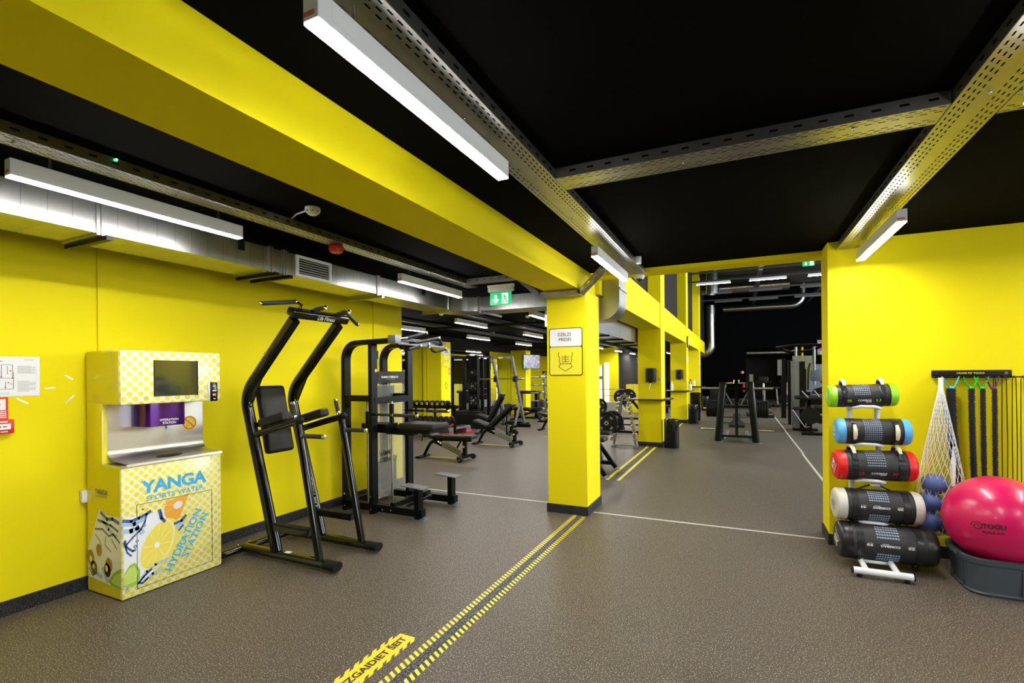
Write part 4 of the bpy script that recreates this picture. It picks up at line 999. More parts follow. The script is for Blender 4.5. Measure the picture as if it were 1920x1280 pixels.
MB().text('DZELZS', Mc_ @ Matrix.Translation((.108, .452, .0052)), w=.160, h=.038, off=.01).text('PRESEI', Mc_ @ Matrix.Translation((.118, .394, .0052)), w=.148, h=.038, off=.01).build('lettering', M_brownink, cs)
ab = MB(); Ma = Mc_ @ Matrix.Translation((.197, .165, .005))
for s in (-1, 1):
    ab.line([(.082*s, .10), (.085*s, .075), (.078*s, .055), (.068*s, .040), (.074*s, .020), (.072*s, -.005), (.062*s, -.030)], .0065, Ma)
    ab.line([(.062*s, -.030), (.080*s, -.066), (0, -.115)], .0065, Ma)
    for z in (.052, .026, 0):
        ab.line([(.003*s, z-.002), (.018*s, z-.008), (.034*s, z-.006), (.045*s, z+.004)], .0062, Ma)
ab.line([(-.062, -.030), (.062, -.030)], .0065, Ma); ab.line([(0, .068), (0, -.010)], .006, Ma)
ab.build('abs_outline', M_brownink, cs)

# ================================================================== BAG RACK AND WEIGHT BAGS
br = thing('bag_rack', 'white tubular rack holding five weight bags against the right yellow wall', 'rack')
PX = (.885, 1.085)
def py(z): return 5.055+(z-.2)*.115
MB().tube([(.80, 4.575, .050), (1.175, 4.575, .050)], .026, 14).build('front_foot', M_whitepaint, br)
MB().cyl((1.175, 4.575, .05), (1.185, 4.575, .05), .027, 14).cyl((.79, 4.575, .05), (.80, 4.575, .05), .027, 14).cyl((.84, 4.575, 0), (.84, 4.575, .03), .018, 10).cyl((1.14, 4.575, 0), (1.14, 4.575, .03), .018, 10).build('rubber_end', M_rubber, br)
for x in PX:
    MB().tube([(x-.0, 4.58, .055), (x, 4.98, .085), (x, 5.05, .14), (x, py(.3), .30)], .021, 12).build('runner', M_whitepaint, br)
    MB().tube([(x, py(.2), .20), (x, py(1.33), 1.33)], .021, 12).build('post', M_whitepaint, br)
MB().tube([(PX[0]-.1, 5.17, .04), (PX[1]+.1, 5.17, .04)], .022, 12).tube([(PX[0], 5.17, .04), (PX[0], 5.05, .12)], .018, 8).tube([(PX[1], 5.17, .04), (PX[1], 5.05, .12)], .018, 8).build('rear_foot', M_whitepaint, br)
# name, x0, x1, y, z, r, cap material, tilt, number, orientation
BAGS = [('lime green ends on the top of the rack', .705, 1.20, 5.075, 1.395, .096, M_capgreen, .035, 'up', ('05', '11'), M_capgreen, 0.0),
        ('sky blue ends, second from the top of the rack', .755, 1.275, 5.03, 1.092, .108, M_capblue, .012, 'side', ('10', '22'), M_capblue, 0.0),
        ('red ends in the middle of the rack', .735, 1.295, 4.985, .812, .124, M_capred, .018, 'up', ('15', '33'), M_capred, 0.0),
        ('off-white ends, second from the bottom of the rack', .722, 1.318, 4.925, .487, .132, M_capwhite, -.004, 'down', ('20', '44'), M_whiteink, 0.0),
        ('all black ends, lowest on the rack', .735, 1.385, 4.865, .205, .148, M_capblack, -.010, 'down', ('25', '55'), M_whiteink, 0.0)]
for lab, x0, x1, y, z, r, cm, tilt, ori, num, numm, _ in BAGS:
    L = x1-x0
    zb = z-r*.86
    cr_ = MB(); yb = py(z-r)
    cr_.tube([(PX[0], py(zb), zb-.018), (PX[0], y+r*.45, zb-.03), (PX[0]+.005, y-r*.45, zb-.022), (PX[0]+.05, y-r*.72, zb-.008), (PX[1]-.05, y-r*.72, zb-.008), (PX[1]-.005, y-r*.45, zb-.022), (PX[1], y+r*.45, zb-.03), (PX[1], py(zb), zb-.018)], .0135, 10)
    cr_.build('cradle', M_whitepaint, br)
    b = thing('weight_bag', 'black cylindrical weight bag, ' + lab, 'weight bag', ((x0+x1)/2, y, z), group='weight bags on the white rack', rot=(0, -tilt, {'lim': .07, 'sky': .06, 'red': .13, 'off': .10, 'all': .08}[lab[:3]]))
    h = L/2; cl = .068*L/.55
    Mx = Matrix.Rotation(PI/2, 4, 'Y')    # lathe axis along X
    prof = [(r*.985, -h+cl*.55), (r*.99, -h+cl)]
    n = 12
    body = [(r*(1.0+.012*math.sin(i*2.3)), -h+cl*.8+(L-1.6*cl)*i/n) for i in range(n+1)]
    MB().lathe([(0, body[0][1])]+body+[(0, body[-1][1])], 32, Mx).build('body', M_bagbody, b)
    for s in (-1, 1):
        c = [(0, s*(h+.003)), (r*.80, s*(h+.002)), (r*.93, s*(h-.004)), (r*.99, s*(h-.016)), (r*1.012, s*(h-cl*.5)), (r*1.008, s*(h-cl))]
        cap = MB().lathe(c, 32, Mx).build('end_cap', cm, b, ang=70)
        if s < 0:
            ink = M_whiteink if cm is not M_capwhite else M_whiteink
            Me_ = frame((-h-.005, 0, 0), (0, -1, 0), (0, 0, 1))
            rotm = {'up': .9, 'side': -.1, 'down': 2.6}[ori]
            Mr_ = Me_ @ Matrix.Rotation(rotm if ori != 'side' else PI/2, 4, 'Z')
            t = MB(); t.text(num[0], Mr_ @ Matrix.Translation((-r*.38, -r*.12, .001)), w=r*.76, h=r*.44, off=.05); t.text('COREBAG', Mr_ @ Matrix.Translation((-r*.48, -r*.42, .001)), w=r*.96, h=r*.15, off=.02)
            t.build('end_lettering', M_whiteink if cm is not M_capwhite else M_greyink, b)
        # seam ring
        MB().lathe([(r*1.014, s*(h-cl*1.0)-.004), (r*1.020, s*(h-cl)), (r*1.014, s*(h-cl)+.004)], 32, Mx).build('piping', M_capblack, b)
    # printed dot field and lettering wrapped on the body, a = angle around the axis (0 = towards the room, up positive)
    R = r*1.016
    def wrapM(a, dx):     # frame tangent to the body
        nrm = V((0, -math.cos(a), math.sin(a))); up = V((0, math.sin(a), math.cos(a)))
        return frame(V((dx, 0, 0))+nrm*R, (1, 0, 0), up)
    nx = 9; sp = .0145*L/.55*1.0
    rows = [math.radians(x) for x in ((78, 68, 58, 48, 38, 28, 18, 8) if ori == 'up' else (75, 66, 57, 48, 39, 30, 21, 12, 3, -6, -15, -24, -33) if ori == 'side' else (66, 57, 48, 39, 30))]
    rows2 = [] if ori != 'down' else [math.radians(x) for x in (-22, -31, -40, -49)]
    for rws in (rows, rows2):
        if not rws: continue
        dm = MB()
        for a in rws:
            for i in range(nx):
                s_ = .0042*r/.12*(1.0 if ori != 'down' else 1.15)
                dm.box(-s_, s_, -s_, s_, -.001, .0008, wrapM(a, (i-(nx-1)/2)*sp-.012))
        dm.build('dot_print', M_dots, b)
    rot = PI if ori == 'down' else 0
    a0 = {'up': -22, 'side': -50, 'down': 6}[ori]
    if ori != 'side':
        t = MB(); M0 = wrapM(math.radians(a0), 0) @ Matrix.Rotation(rot, 4, 'Z')
        t.text('COREBAG', M0 @ Matrix.Translation((-.052*L/.55, -.008, .0012)), w=.108*L/.55, h=.017, off=.03)
        t.box(.012, .052, -.016 if ori == 'down' else -.018, -.013, .001, .0014, M0); t.build('name_print', M_whiteink, b)
        t = MB()
        for k, sx in ((0, -1), (1, 1)):
            t.text(num[k], M0 @ Matrix.Translation((sx*.115*L/.55-.019, -.008, .0012)), w=.036*L/.55, h=.018, off=.03)
            t.box(sx*.115*L/.55-.02, sx*.115*L/.55+.018, -.014, -.0125, .001, .0014, M0)
        t.build('number_print', numm, b)
    # carrying handles: loops standing off the body at both ends
    for s in (-1, 1):
        xh = s*(h-cl-.050)
        band = MB(); band.lathe([(r*1.015, xh-.024), (r*1.03, xh-.022), (r*1.03, xh+.022), (r*1.015, xh+.024)], 32, Mx)
        bo_ = band.build('strap_band', M_capblack, b)
        if ori == 'down':
            aa = [math.radians(d) for d in (-50, -60, -72, -84, -96, -108)]; lift = [0, .022, .034, .034, .022, 0]
        elif ori == 'side':
            aa = [math.radians(d) for d in (42, 30, 12, -6, -24, -36)]; lift = [.0, .018, .026, .026, .018, .0]
        else:
            aa = [math.radians(d) for d in (112, 100, 84, 66, 48, 30)]; lift = [.0, .026, .040, .038, .022, .0]
        pts = [(xh, -math.cos(a)*(r*1.03+l), math.sin(a)*(r*1.03+l)) for a, l in zip(aa, lift)]
        st_ = MB(); st_.bar([(p[0], p[1], p[2]) for p in pts], .036, .006, up=(1,0,0)) if False else st_.tube(pts, .0075, 8, sx=2.2, sy=.8, up=(0, .3, 1) if False else None)
        st_.build('handle_strap', M_capblack, b)
        if ori != 'down':
            g = MB(); g.tube(pts[1:5], [.010, .0125, .0125, .010], 10, sx=1.3, sy=1.0); g.build('handle_grip', M_handle, b)
        bk = [math.radians(x) for x in ((20, -12) if ori == 'up' else (-40, -56) if ori == 'side' else (-44, -50))]
        w_ = MB(); w_.box(-.019, .019, -r*.16, r*.16, 0, .006, wrapM((bk[0]+bk[1])/2, xh), bev=.002, seg=1); w_.build('stitched_tab', M_capblack, b)
    if ori == 'down':     # long top handle
        p = [(-.13, .01, r*.96), (-.085, -.0, r*1.16), (-.04, 0, r*1.30), (.02, 0, r*1.30), (.06, 0, r*1.16), (.11, .01, r*.96)]
        MB().tube(p, .009, 8, sx=1.6, sy=.8).build('top_handle', M_capblack, b)
        if cm is M_capwhite: MB().tube([(-.045, 0, r*1.29), (.025, 0, r*1.29)], .014, 10, sx=1.4, sy=.8).build('top_grip', M_capwhite, b)

# ================================================================== BAND RACK WITH TUBES, CORDS AND NET
wr_ = thing('band_rack', 'black wall rail with hooks holding exercise bands on the right yellow wall', 'rack', (1.50, 5.32, 1.545))
MB().box(0, .515, -.010, 0, 0, .062, bev=.004).build('rail', M_matte, wr_)
MB().box(0, .515, -.075, -.010, -.002, .010, bev=.003).build('hook_shelf', M_matte, wr_)
hk = MB()
for k in range(10):
    x = .03+.05*k; hk.tube([(x, -.06, .004), (x, -.085, .004), (x, -.09, .022)], .005, 6)
hk.tube([(.515, -.06, .004), (.585, -.07, .004), (.60, -.08, .0)], .006, 6)
build_each(hk, 'hook', M_satin, wr_)
MB().cyl((.028, -.013, .036), (.028, -.009, .036), .014, 14).cyl((.480, -.013, .036), (.480, -.009, .036), .014, 14).build('screw', M_chrome, wr_)
MB().text('CROSS FIT TOOLS', frame((.165, -.0112, .030), (1, 0, 0), (0, 0, 1)), w=.18, h=.014, off=.02).build('lettering', M_signyel, wr_)
def frill(x0, z0, x1, z1, r, y, seed):
    rnd = random.Random(seed); m = MB(); n = 150; pts = []; rs = []
    for i in range(n+1):
        t = i/n; pts.append((x0+(x1-x0)*t**1.6, y, z0+(z1-z0)*t)); rs.append(r*(1.0+.20*((-1)**i)*(.5+rnd.random())))
    m.tube(pts, rs, 12, sx=1.0, sy=.75); return m
BANDS = [(1.605, 1.66, .041, M_strapcyan, 'light blue', 'thickest black frilled exercise tube hanging on light blue straps beside the net', .055),
         (1.733, 1.755, .026, M_strapgreen, 'green', 'black frilled exercise tube on green straps, left one of the two green', .048),
         (1.800, 1.81, .022, M_strapgreen, 'green', 'black frilled exercise tube on green straps, right one of the two green', .045),
         (1.868, 1.872, .021, M_strappurple, 'purple', 'thin black frilled exercise tube hanging on purple straps', .042)]
for k, (x, xe, r, sm, cn, lab, sw) in enumerate(BANDS):
    t = thing('exercise_tube', lab, 'exercise band', group='frilled exercise tubes on the wall rail')
    frill(x, 1.455, xe, .42, r, 5.235-.012*k, k).build('elastic_sleeve', M_frill, t, ang=180)
    for s in (-1, 1):
        st_ = MB(); st_.tube([(x+s*sw, 5.24, 1.552), (x+s*sw*.75, 5.232, 1.515), (x+s*.012, 5.225, 1.458), (x-s*.006, 5.225, 1.450)], [.010, .011, .012, .010], 8, sx=1.0, sy=.4); st_.build('strap', sm, t)
    kn = MB(); kn.sphere((x, 5.222, 1.458), .017, 12, 8, (1.1, .8, .9)); kn.build('strap_knot', sm, t)
for k, (x, zb, w) in enumerate(((1.885, .50, .012), (1.945, .46, .026), (2.005, .44, .022), (2.055, .42, .018))):
    c = MB(); c.tube([(x-w/2, 5.25, zb), (x-w/2-.003, 5.25, 1.1), (x-w/2, 5.25, 1.53), (x, 5.25, 1.562), (x+w/2, 5.25, 1.53), (x+w/2+.004, 5.245, 1.0), (x+w/2, 5.25, zb), (x, 5.25, zb-.01)], .0032, 6, closed=True)
    tag(c.build('jump_cord', M_capblack), 'thin black cord loop hanging from the wall rail, %s from the purple strap' % ORD[k], 'cord', 'thin cords on the wall rail')
# net bag
nt = thing('ball_net', 'white mesh net bag of blue balls hanging from the wall rail', 'net')
def netr(t):     # radius profile, t 0 top .. 1 bottom
    if t < .06: return .012
    if t < .62: return .012+(t-.06)/.56*.118
    if t < .86: return .130+.012*math.sin((t-.62)/.24*PI)
    return .130*math.sqrt(max(0, 1-((t-.86)/.14)**2))
def netp(t, a):
    z = 1.545-(1.545-.235)*t; cx = 1.535-.045*t**1.2; cy = 5.222-.075*min(1, t*1.5)
    r = netr(t)
    return V((cx+r*1.12*math.cos(a), cy+min(r, .095)*.95*math.sin(a), z))
nm = MB(); NS = 20
for d in (1, -1):
    for k in range(NS):
        pts = [netp(i/44, 2*PI*k/NS + d*(i/44)*PI*.95) for i in range(45)]
        nm.tube(pts, .0016, 4, caps=False)
nm.tube([netp(.06, 0)+V((0, 0, .08)), netp(.06, 0), netp(.06, 2), netp(.06, 4), netp(.06, 0)], .004, 5); nm.tube([(1.53, 5.235, 1.56), (1.522, 5.235, 1.46), (1.54, 5.235, 1.46), (1.548, 5.235, 1.555)], .003, 5)
nm.build('netting', M_net, nt)
nk = MB(); nk.tube([(1.585, 5.12, .98), (1.575, 5.11, .80), (1.575, 5.10, .66)], [.008, .018, .013], 10); nk.build('gathered_end', M_net, nt)
MB().tube([(1.532, 5.20, 1.40), (1.545, 5.16, 1.2), (1.56, 5.115, .95), (1.58, 5.105, .83)], .003, 5).tube([(1.536, 5.20, 1.40), (1.555, 5.15, 1.2), (1.585, 5.11, .95), (1.60, 5.105, .84), (1.57, 5.10, .835), (1.545, 5.11, .84)], .003, 5).build('draw_cord', M_bluecord, nt)
for k, (x, y, z, r, l) in enumerate(((1.462, 5.13, .665, .088, 'uppermost of the balls in the white net'), (1.428, 5.125, .514, .088, 'middle ball of the white net'), (1.420, 5.125, .352, .094, 'lowest front ball of the white net'), (1.570, 5.155, .322, .086, 'partly hidden behind the pink ball'))):
    tag(MB().sphere((0, 0, 0), r, 28, 18, (1.04, 1, .97)).build('medicine_ball', M_blueball, None, (x, y, z)), 'blue rubber ball, ' + l, 'ball', 'blue balls in the net')

# ================================================================== PINK BALL ON A TUB
gb = thing('gym_ball', 'large pink exercise ball sitting in a grey plastic tub at right', 'ball', (1.725, 4.765, .498))
MB().sphere((0, 0, 0), .318, 48, 32).build('ball', M_pink, gb, ang=180)
def onball(az, el, roll=0.0):
    n = V((math.cos(el)*math.sin(az), -math.cos(el)*math.cos(az), math.sin(el)))
    x = V((math.cos(az), math.sin(az), 0)); y = n.cross(x)
    return n, x, y
def ballprint(mb, az, el, rot):
    n, x, y = onball(az, el)
    x2 = x*math.cos(rot)+y*math.sin(rot); y2 = -x*math.sin(rot)+y*math.cos(rot)
    before = len(mb.bm.verts)
    return frame((0, 0, 0), x2, y2)
pm = MB(); Mo = ballprint(pm, -.42, -.02, .10)
pm.text('TOGU', Mo @ Matrix.Translation((-.055, .004, .315)), w=.122, h=.034, off=.05)
pm.text('MyBall soft', Mo @ Matrix.Translation((-.060, -.036, .315)), w=.115, h=.024, off=.015)
sw = [((.010+.018*t/6.5)*math.cos(t)-.085, (.010+.018*t/6.5)*math.sin(t)*.95+.018) for t in [i*.35 for i in range(28)]]
pm.line(sw, .0055, Mo @ Matrix.Translation((0, 0, .315)))
for v in pm.bm.verts: v.co = v.co.normalized()*.3192
pm.build('print', M_ink, gb)
tb_ = thing('storage_tub', 'grey plastic storage tub under the pink exercise ball', 'tub', (1.82, 4.765, 0))
def ringpts(hx, hy, rad, n=6): return rr(-hx, hx, -hy, hy, rad, n)
tbm = MB()
def loft(mb, secs, cap0=True):
    rings = [[mb.bm.verts.new((x, y, z)) for x, y in ringpts(hx, hy, rd)] for hx, hy, rd, z in secs]
    for A, B in zip(rings, rings[1:]):
        for j in range(len(A)): mb._face([A[j], A[(j+1) % len(A)], B[(j+1) % len(A)], B[j]])
    if cap0: mb._face(rings[0][::-1])
loft(tbm, [(.320, .228, .10, 0.0), (.330, .238, .10, .016), (.322, .230, .10, .026), (.337, .244, .11, .225), (.353, .258, .12, .228), (.357, .262, .12, .262), (.335, .225, .11, .264), (.325, .215, .10, .245), (.310, .21, .09, .02)])
tbm.build('tub', M_bin, tb_, ang=40)
rb = MB()
for x in (-.05, .14): rb.box(x-.006, x+.006, -.248, -.230, .03, .225)
for y in (-.12, .10): rb.box(-.339, -.322, y-.006, y+.006, .03, .225)
build_each(rb, 'rib', M_bin, tb_)
hn = MB(); hn.box(-.370, -.350, -.09, .09, .235, .262, bev=.004); hn.box(-.03, .15, -.276, -.256, .238, .264, bev=.004); build_each(hn, 'handle', M_bin, tb_)
# ================================================================== FAR TRAINING ROOM
# signs on the side of the first far column
fsg = thing('gym_sign', 'white and yellow training sign on the far seamed column beside the mirror', 'sign', (-7.648, 11.68, 1.84))
Mq = frame((0, 0, 0), (0, 1, 0), (0, 0, 1))
MB().prism(rr(0, .36, 0, .53, .01), 0, .003, Mq).build('sign_border', M_brownink, fsg)
MB().prism(rr(.006, .354, .006, .335, .008), .003, .004, Mq).build('yellow_field', M_signyel, fsg)
MB().prism(rr(.006, .354, .341, .524, .008), .003, .004, Mq).build('white_field', M_paper, fsg)
MB().text('METALA', Mq @ Matrix.Translation((.10, .445, .0042)), w=.14, h=.028).text('PARVEIDE', Mq @ Matrix.Translation((.07, .395, .0042)), w=.22, h=.028).build('lettering', M_greyink, fsg) if False else None
g = MB(); Mg = Mq @ Matrix.Translation((.18, .17, .0042))
g.line([(-.06,.01),(.06,.01)], .006, Mg)
for s in (-1, 1):
    g.line([(.07*s,.06),(.07*s,-.05),(.095*s,-.05),(.095*s,.06)], .006, Mg, closed=True)
for z in (.442, .40): g.box(.004, .0046, .09 if z > .42 else .07, .27 if z > .42 else .29, z, z+.022)
g.build('dumbbell_outline', M_ink, fsg)
rsg = tag(MB().box(-7.649, -7.645, 11.99, 12.06, 1.62, 1.80).build('fire_sign', M_redsign), 'tiny red fire sign on the corner of the far seamed column', 'sign')
MB().box(-7.645, -7.6445, 12.01, 12.04, 1.66, 1.76).build('white_field', M_white, rsg)
ds_ = tag(MB().line([(0, .10), (.07, 0), (0, -.10), (-.07, 0)], .012, frame((-7.648, 11.85, 1.30), (0, 1, 0), (0, 0, 1)), .002, closed=True).build('diamond_mark', M_brownink), 'dark diamond outline mark low on the far seamed column', 'sign')

# ---- adjustable bench, hinge at the middle; foot end at -x, wheel end at +x
def make_bench(label, loc, back, seat, rz=0.0, group='adjustable benches', pd=M_vinyl):
    r = thing('adjustable_bench', label, 'bench', loc, rz, group)
    hx, hz = -.13, .375
    fr = MB(); fr.bar([(-.20, 0, .335), (.50, 0, .085)], .06, .055); fr.bar([(-.16, 0, .36), (.0, 0, .36)], .05, .06)
    fr.build('main_frame', M_satin, r)
    lg = MB(); lg.tube([(-.16, 0, .35), (-.27, 0, .29), (-.34, 0, .19), (-.39, 0, .09), (-.43, 0, .035)], [.030, .030, .028, .026, .024], 10, sx=1.0, sy=1.2); lg.build('front_leg', M_satin, r)
    MB().box(-.50, -.40, -.19, .19, .0, .045, bev=.012).build('front_foot', M_rubber, r)
    MB().box(.47, .54, -.24, .24, .045, .10).build('rear_foot', M_satin, r)
    MB().box(.475, .535, -.035, .035, .09, .37).build('rear_post', M_satin, r)
    for s in (-1, 1): 
        w = MB().cyl((.545, s*.215, .048), (.545, s*.275, .048), .048, 16, bev=.01).build('wheel', M_rubber, r)
        MB().cyl((.545, s*.213, .048), (.545, s*.279, .048), .014, 8).build('axle', M_steel, w)
    MB().lathe([(0, 0), (.02, 0), (.02, .002), (0, .002)], 12, frame((.50, -.036, .26), (1, 0, 0), (0, 0, 1))).build('decal', M_signyel, r)
    rk = MB(); rk.prism([(.02, .24), (.45, .09), (.45, .19), (.12, .32), (.03, .31)], -.006, .006, frame((0, -.04, 0), (1, 0, 0), (0, 0, 1))); rk.build('adjuster_plate', M_silver, r)
    nt_ = MB()
    for k in range(5): nt_.cyl((.13+.065*k, -.053, .255-.024*k), (.13+.065*k, -.044, .255-.024*k), .013, 8)
    build_each(nt_, 'adjuster_slot', M_ink, r)
    Mb_ = Matrix.Translation((hx+.05, 0, hz)) @ Matrix.Rotation(-back, 4, 'Y')
    b = MB(); b.box(.0, .80, -.135, .135, .02, .088, Mb_, bev=.025, seg=3); b.build('backrest', pd, r)
    b = MB(); b.box(.05, .72, -.03, .03, -.03, .02, Mb_); e = Mb_ @ V((.50, 0, -.02)); b.tube([e, (.30, .0, .17)], .017, 8); b.build('backrest_support', M_satin, r)
    Mt_ = Matrix.Translation((hx-.0, 0, hz)) @ Matrix.Rotation(seat, 4, 'Y')
    b = MB(); b.box(-.40, -.02, -.15, .15, .01, .078, Mt_, bev=.025, seg=3); b.build('seat', pd, r)
    b = MB(); b.box(-.32, 0, -.03, .03, -.03, .012, Mt_); e = Mt_ @ V((-.33, 0, -.02)); b.tube([e, e+V((-.02, 0, -.13))], .010, 8); b.build('seat_support', M_satin, r)
    b = MB(); b.tube([(-.06, -.05, .33), (.03, -.09, .30), (.06, -.10, .34)], .009, 8); b.build('pop_pin', M_chrome, r)
    return r
make_bench('black flat-set adjustable bench nearest the assisted dip machine', (-5.17, 7.85, 0), .02, .30)
make_bench('black bench with raised backrest in front of the squat rack', (-5.08, 9.88, 0), .72, .32)
make_bench('black bench with steep raised backrest just behind the other raised bench', (-5.95, 11.55, 0), 1.05, .30)
make_bench('black flat bench facing the other way in front of the far yellow column', (-6.55, 15.3, 0), .03, .12).rotation_euler = (0, 0, PI)
make_bench('black bench partly hidden behind the left edge of the signed column', (-4.72, 13.0, 0), .05, .20)

# ---- dumbbell rack
dk = thing('dumbbell_rack', 'two-tier black dumbbell rack in front of the far seamed column', 'rack', (-7.38, 10.65, 0))
for x in (-.62, .0, .62):
    u = MB(); u.bar([(x, .22, .05), (x, .22, .80)], .05, .05, up=(1,0,0)); u.bar([(x, .22, .80), (x, -.16, .74)], .05, .05); u.bar([(x, .22, .42), (x, -.20, .32)], .05, .05); u.bar([(x, .34, .03), (x, -.28, .03)], .05, .05); u.build('upright', M_satin, dk)
for z, y in ((.76, -.02), (.34, -.05)):
    t = MB(); t.box(-.70, .70, y-.13, y-.07, z-.02, z+.03); t.box(-.70, .70, y+.09, y+.15, z+.01, z+.06); t.build('shelf_rail', M_satin, dk)
def make_db(r=.072, L=.29):
    t = thing('dumbbell', '', 'dumbbell')
    for s in (-1, 1): MB().cyl((0, s*L/2, 0), (0, s*(L/2-.095), 0), r, 16, bev=.012).build('head', M_rubber, t)
    for s in (-1, 1): MB().lathe([(.018, 0), (.036, 0), (.036, .0015), (.018, .0015)], 16, frame((0, s*(L/2+.001), 0), (1, 0, 0) if s < 0 else (-1, 0, 0), (0, 0, 1))).build('end_ring', M_chrome, t)
    MB().cyl((0, -L/2+.09, 0), (0, L/2-.09, 0), .016, 10).build('handle', M_chrome, t)
    return t
DB = make_db(); used = [False]
def place_db(loc, label, group, s=1.0):
    if not used[0]: used[0] = True; o = DB; o.location = loc; tag(o, label, 'dumbbell', group)
    else: o = dup(DB, loc, 0, label, group)
    o.scale = (s, 1, s); return o
for k in range(8): place_db((-8.00+.16*k, 10.62, .865), 'black round dumbbell on the upper tier of the far rack, %s from the left' % ORD[k], 'dumbbells on the two-tier rack', .92+.02*k)
for k in range(9): place_db((-8.03+.16*k, 10.59, .452), 'black round dumbbell on the lower tier of the far rack, %s from the left' % ORD[k], 'dumbbells on the two-tier rack', 1.0+.015*k)

# ---- aerobic step
ast = thing('aerobic_step', 'grey aerobic step on red risers on the floor by the far seamed column', 'step platform', (-7.06, 11.36, 0), 1.48)
MB().box(-.50, .50, -.17, .17, .13, .20, bev=.02).box(-.50, -.28, -.18, .18, .06, .17, bev=.015).box(.28, .50, -.18, .18, .06, .17, bev=.015).build('platform', M_stepgrey, ast)
MB().box(-.46, .46, -.14, .14, .199, .204).build('rubber_top', M_rubber, ast)
for s in (-1, 1): MB().box(s*.39-.13, s*.39+.13, -.20, .20, 0, .075, bev=.015).build('riser', M_redstep, ast)
tag(MB().cyl((-7.55, 11.98, 0), (-7.55, 11.98, .42), .055, 14, bev=.02).build('fire_extinguisher', M_red), 'narrow red extinguisher on the floor behind the aerobic step', 'fire extinguisher')

# ---- plate rack in front of the mirror
def make_plate(r, w=.035):
    p = thing('weight_plate', '', 'weight plate')
    Mx = Matrix.Rotation(PI/2, 4, 'X')
    MB().lathe([(r*.16, -w/2), (r*.45, -w*.35), (r*.82, -w*.30), (r*.86, -w/2), (r*.97, -w/2), (r, -w*.3), (r, w*.3), (r*.97, w/2), (r*.86, w/2), (r*.82, w*.3), (r*.45, w*.35), (r*.16, w/2), (r*.16, -w/2)], 28, Mx).build('disc', M_rubber, p)
    MB().lathe([(r*.10, -w*.52), (r*.20, -w*.52), (r*.20, w*.52), (r*.10, w*.52), (r*.10, -w*.52)], 16, Mx).build('hub', M_steel, p)
    g = MB()
    for k in range(4):
        a = k*PI/2+PI/4
        for sgn in (-1, 1): g.box(-r*.14, r*.14, sgn*w*.34-.001, sgn*w*.34+.001, r*.52, r*.70, Matrix.Rotation(a, 4, 'Y'))
    g.build('grip_opening', M_silver, p)
    return p
PL = {}
def plate(r, loc, rz, label, group, w=.035):
    k = (r, w)
    if k not in PL: PL[k] = make_plate(r, w); o = PL[k]; o.location = loc; o.rotation_euler = (0,0,rz); return tag(o, label, 'weight plate', group)
    return dup(PL[k], loc, rz, label, group)
pr_ = thing('power_rack', 'tall black power rack with plate pegs standing before the far mirror', 'rack')
for (x, y, w, dpt) in ((-7.80, 13.75, .30, .16), (-8.02, 12.6, .10, .10), (-7.80, 14.75, .10, .10), (-8.05, 14.75, .10, .10)):
    MB().box(x-w/2, x+w/2, y-dpt/2, y+dpt/2, 0, 2.24).build('upright', M_satin, pr_)
MB().box(-8.07, -7.65, 13.70, 13.80, 2.18, 2.24).box(-8.05, -7.75, 13.75, 14.78, 2.18, 2.24).build('top_beam', M_satin, pr_)
MB().box(-8.0, -6.75, 12.56, 12.66, .0, .42).box(-8.0, -7.9, 12.6, 13.7, 0, .10).build('base_panel', M_matte, pr_)
MB().tube([(-8.0, 12.58, .47), (-6.75, 12.58, .50)], .035, 10).build('rail_pad', M_vinyl, pr_)
for i, (z, r) in enumerate(((1.68, .115), (1.24, .165), (.78, .195), (.30, .205))):
    MB().cyl((-7.72, 13.40, z), (-7.72, 13.70, z), .022, 10).build('peg', M_steel, pr_)
    plate(r, (-7.72, 13.56, z), 0, 'round black weight plate on the black power rack, %s from the top' % ORD[i], 'plates on the power rack')
for i, (z, r) in enumerate(((1.66, .135), (1.26, .09), (.92, .17))):
    MB().cyl((-8.02, 12.36, z), (-8.02, 12.6, z), .022, 10).build('peg', M_steel, pr_)
    plate(r, (-8.02, 12.50, z), 0, 'black plate on the slim upright beside the far seamed column, %s from top' % ORD[i], 'plates on the slim upright')

# ---- squat rack with silver posts, and the barbell lying in it
sq = thing('squat_rack', 'squat rack with leaning silver posts in the middle of the far training room', 'rack')
for x, w in ((-6.82, .07), (-6.17, .07)):
    MB().bar([(x, 14.05, .05), (x, 13.15, 2.15)], w, .09, up=(0,1,0)).build('silver_post', M_silver, sq)
    n = MB()
    for k in range(7):
        t = .14+.10*k; y, z = 14.05-.9*t, .05+2.1*t
        n.prism([(0, 0), (-.07, .05), (-.07, .09), (-.05, .06), (0, .05)], -.02, .02, frame((x-.03, y, z), (1, 0, 0), (0, 0, 1)))
    build_each(n, 'catch_hook', M_silver, sq)
    MB().bar([(x, 13.1, .035), (x, 14.35, .035)], .09, .07).build('base_foot', M_satin, sq)
    MB().bar([(x, 13.35, .06), (x, 13.75, .75)], .05, .05, up=(0,1,0)).build('brace', M_silver, sq)
MB().box(-6.85, -6.14, 13.13, 13.20, 2.08, 2.15).build('top_bar', M_silver, sq)
MB().box(-6.60, -6.45, 13.12, 13.13, 2.09, 2.14).build('decal', M_signyel, sq)
MB().box(-6.82, -6.17, 14.05, 14.12, .03, .10).build('cross_bar', M_satin, sq)
MB().box(-6.4, -5.75, 13.50, 13.60, .0, .085).build('floor_beam', M_satin, sq)
bb_ = thing('barbell', 'straight barbell racked across the silver squat rack', 'barbell', (-6.5, 13.36, 1.47))
MB().cyl((-.85, 0, 0), (.62, 0, 0), .014, 10).build('bar', M_chrome, bb_)
for a, b in ((-.86, -.50), (.36, .64)): MB().cyl((a, 0, 0), (b, 0, 0), .025, 12).build('sleeve', M_steel, bb_)
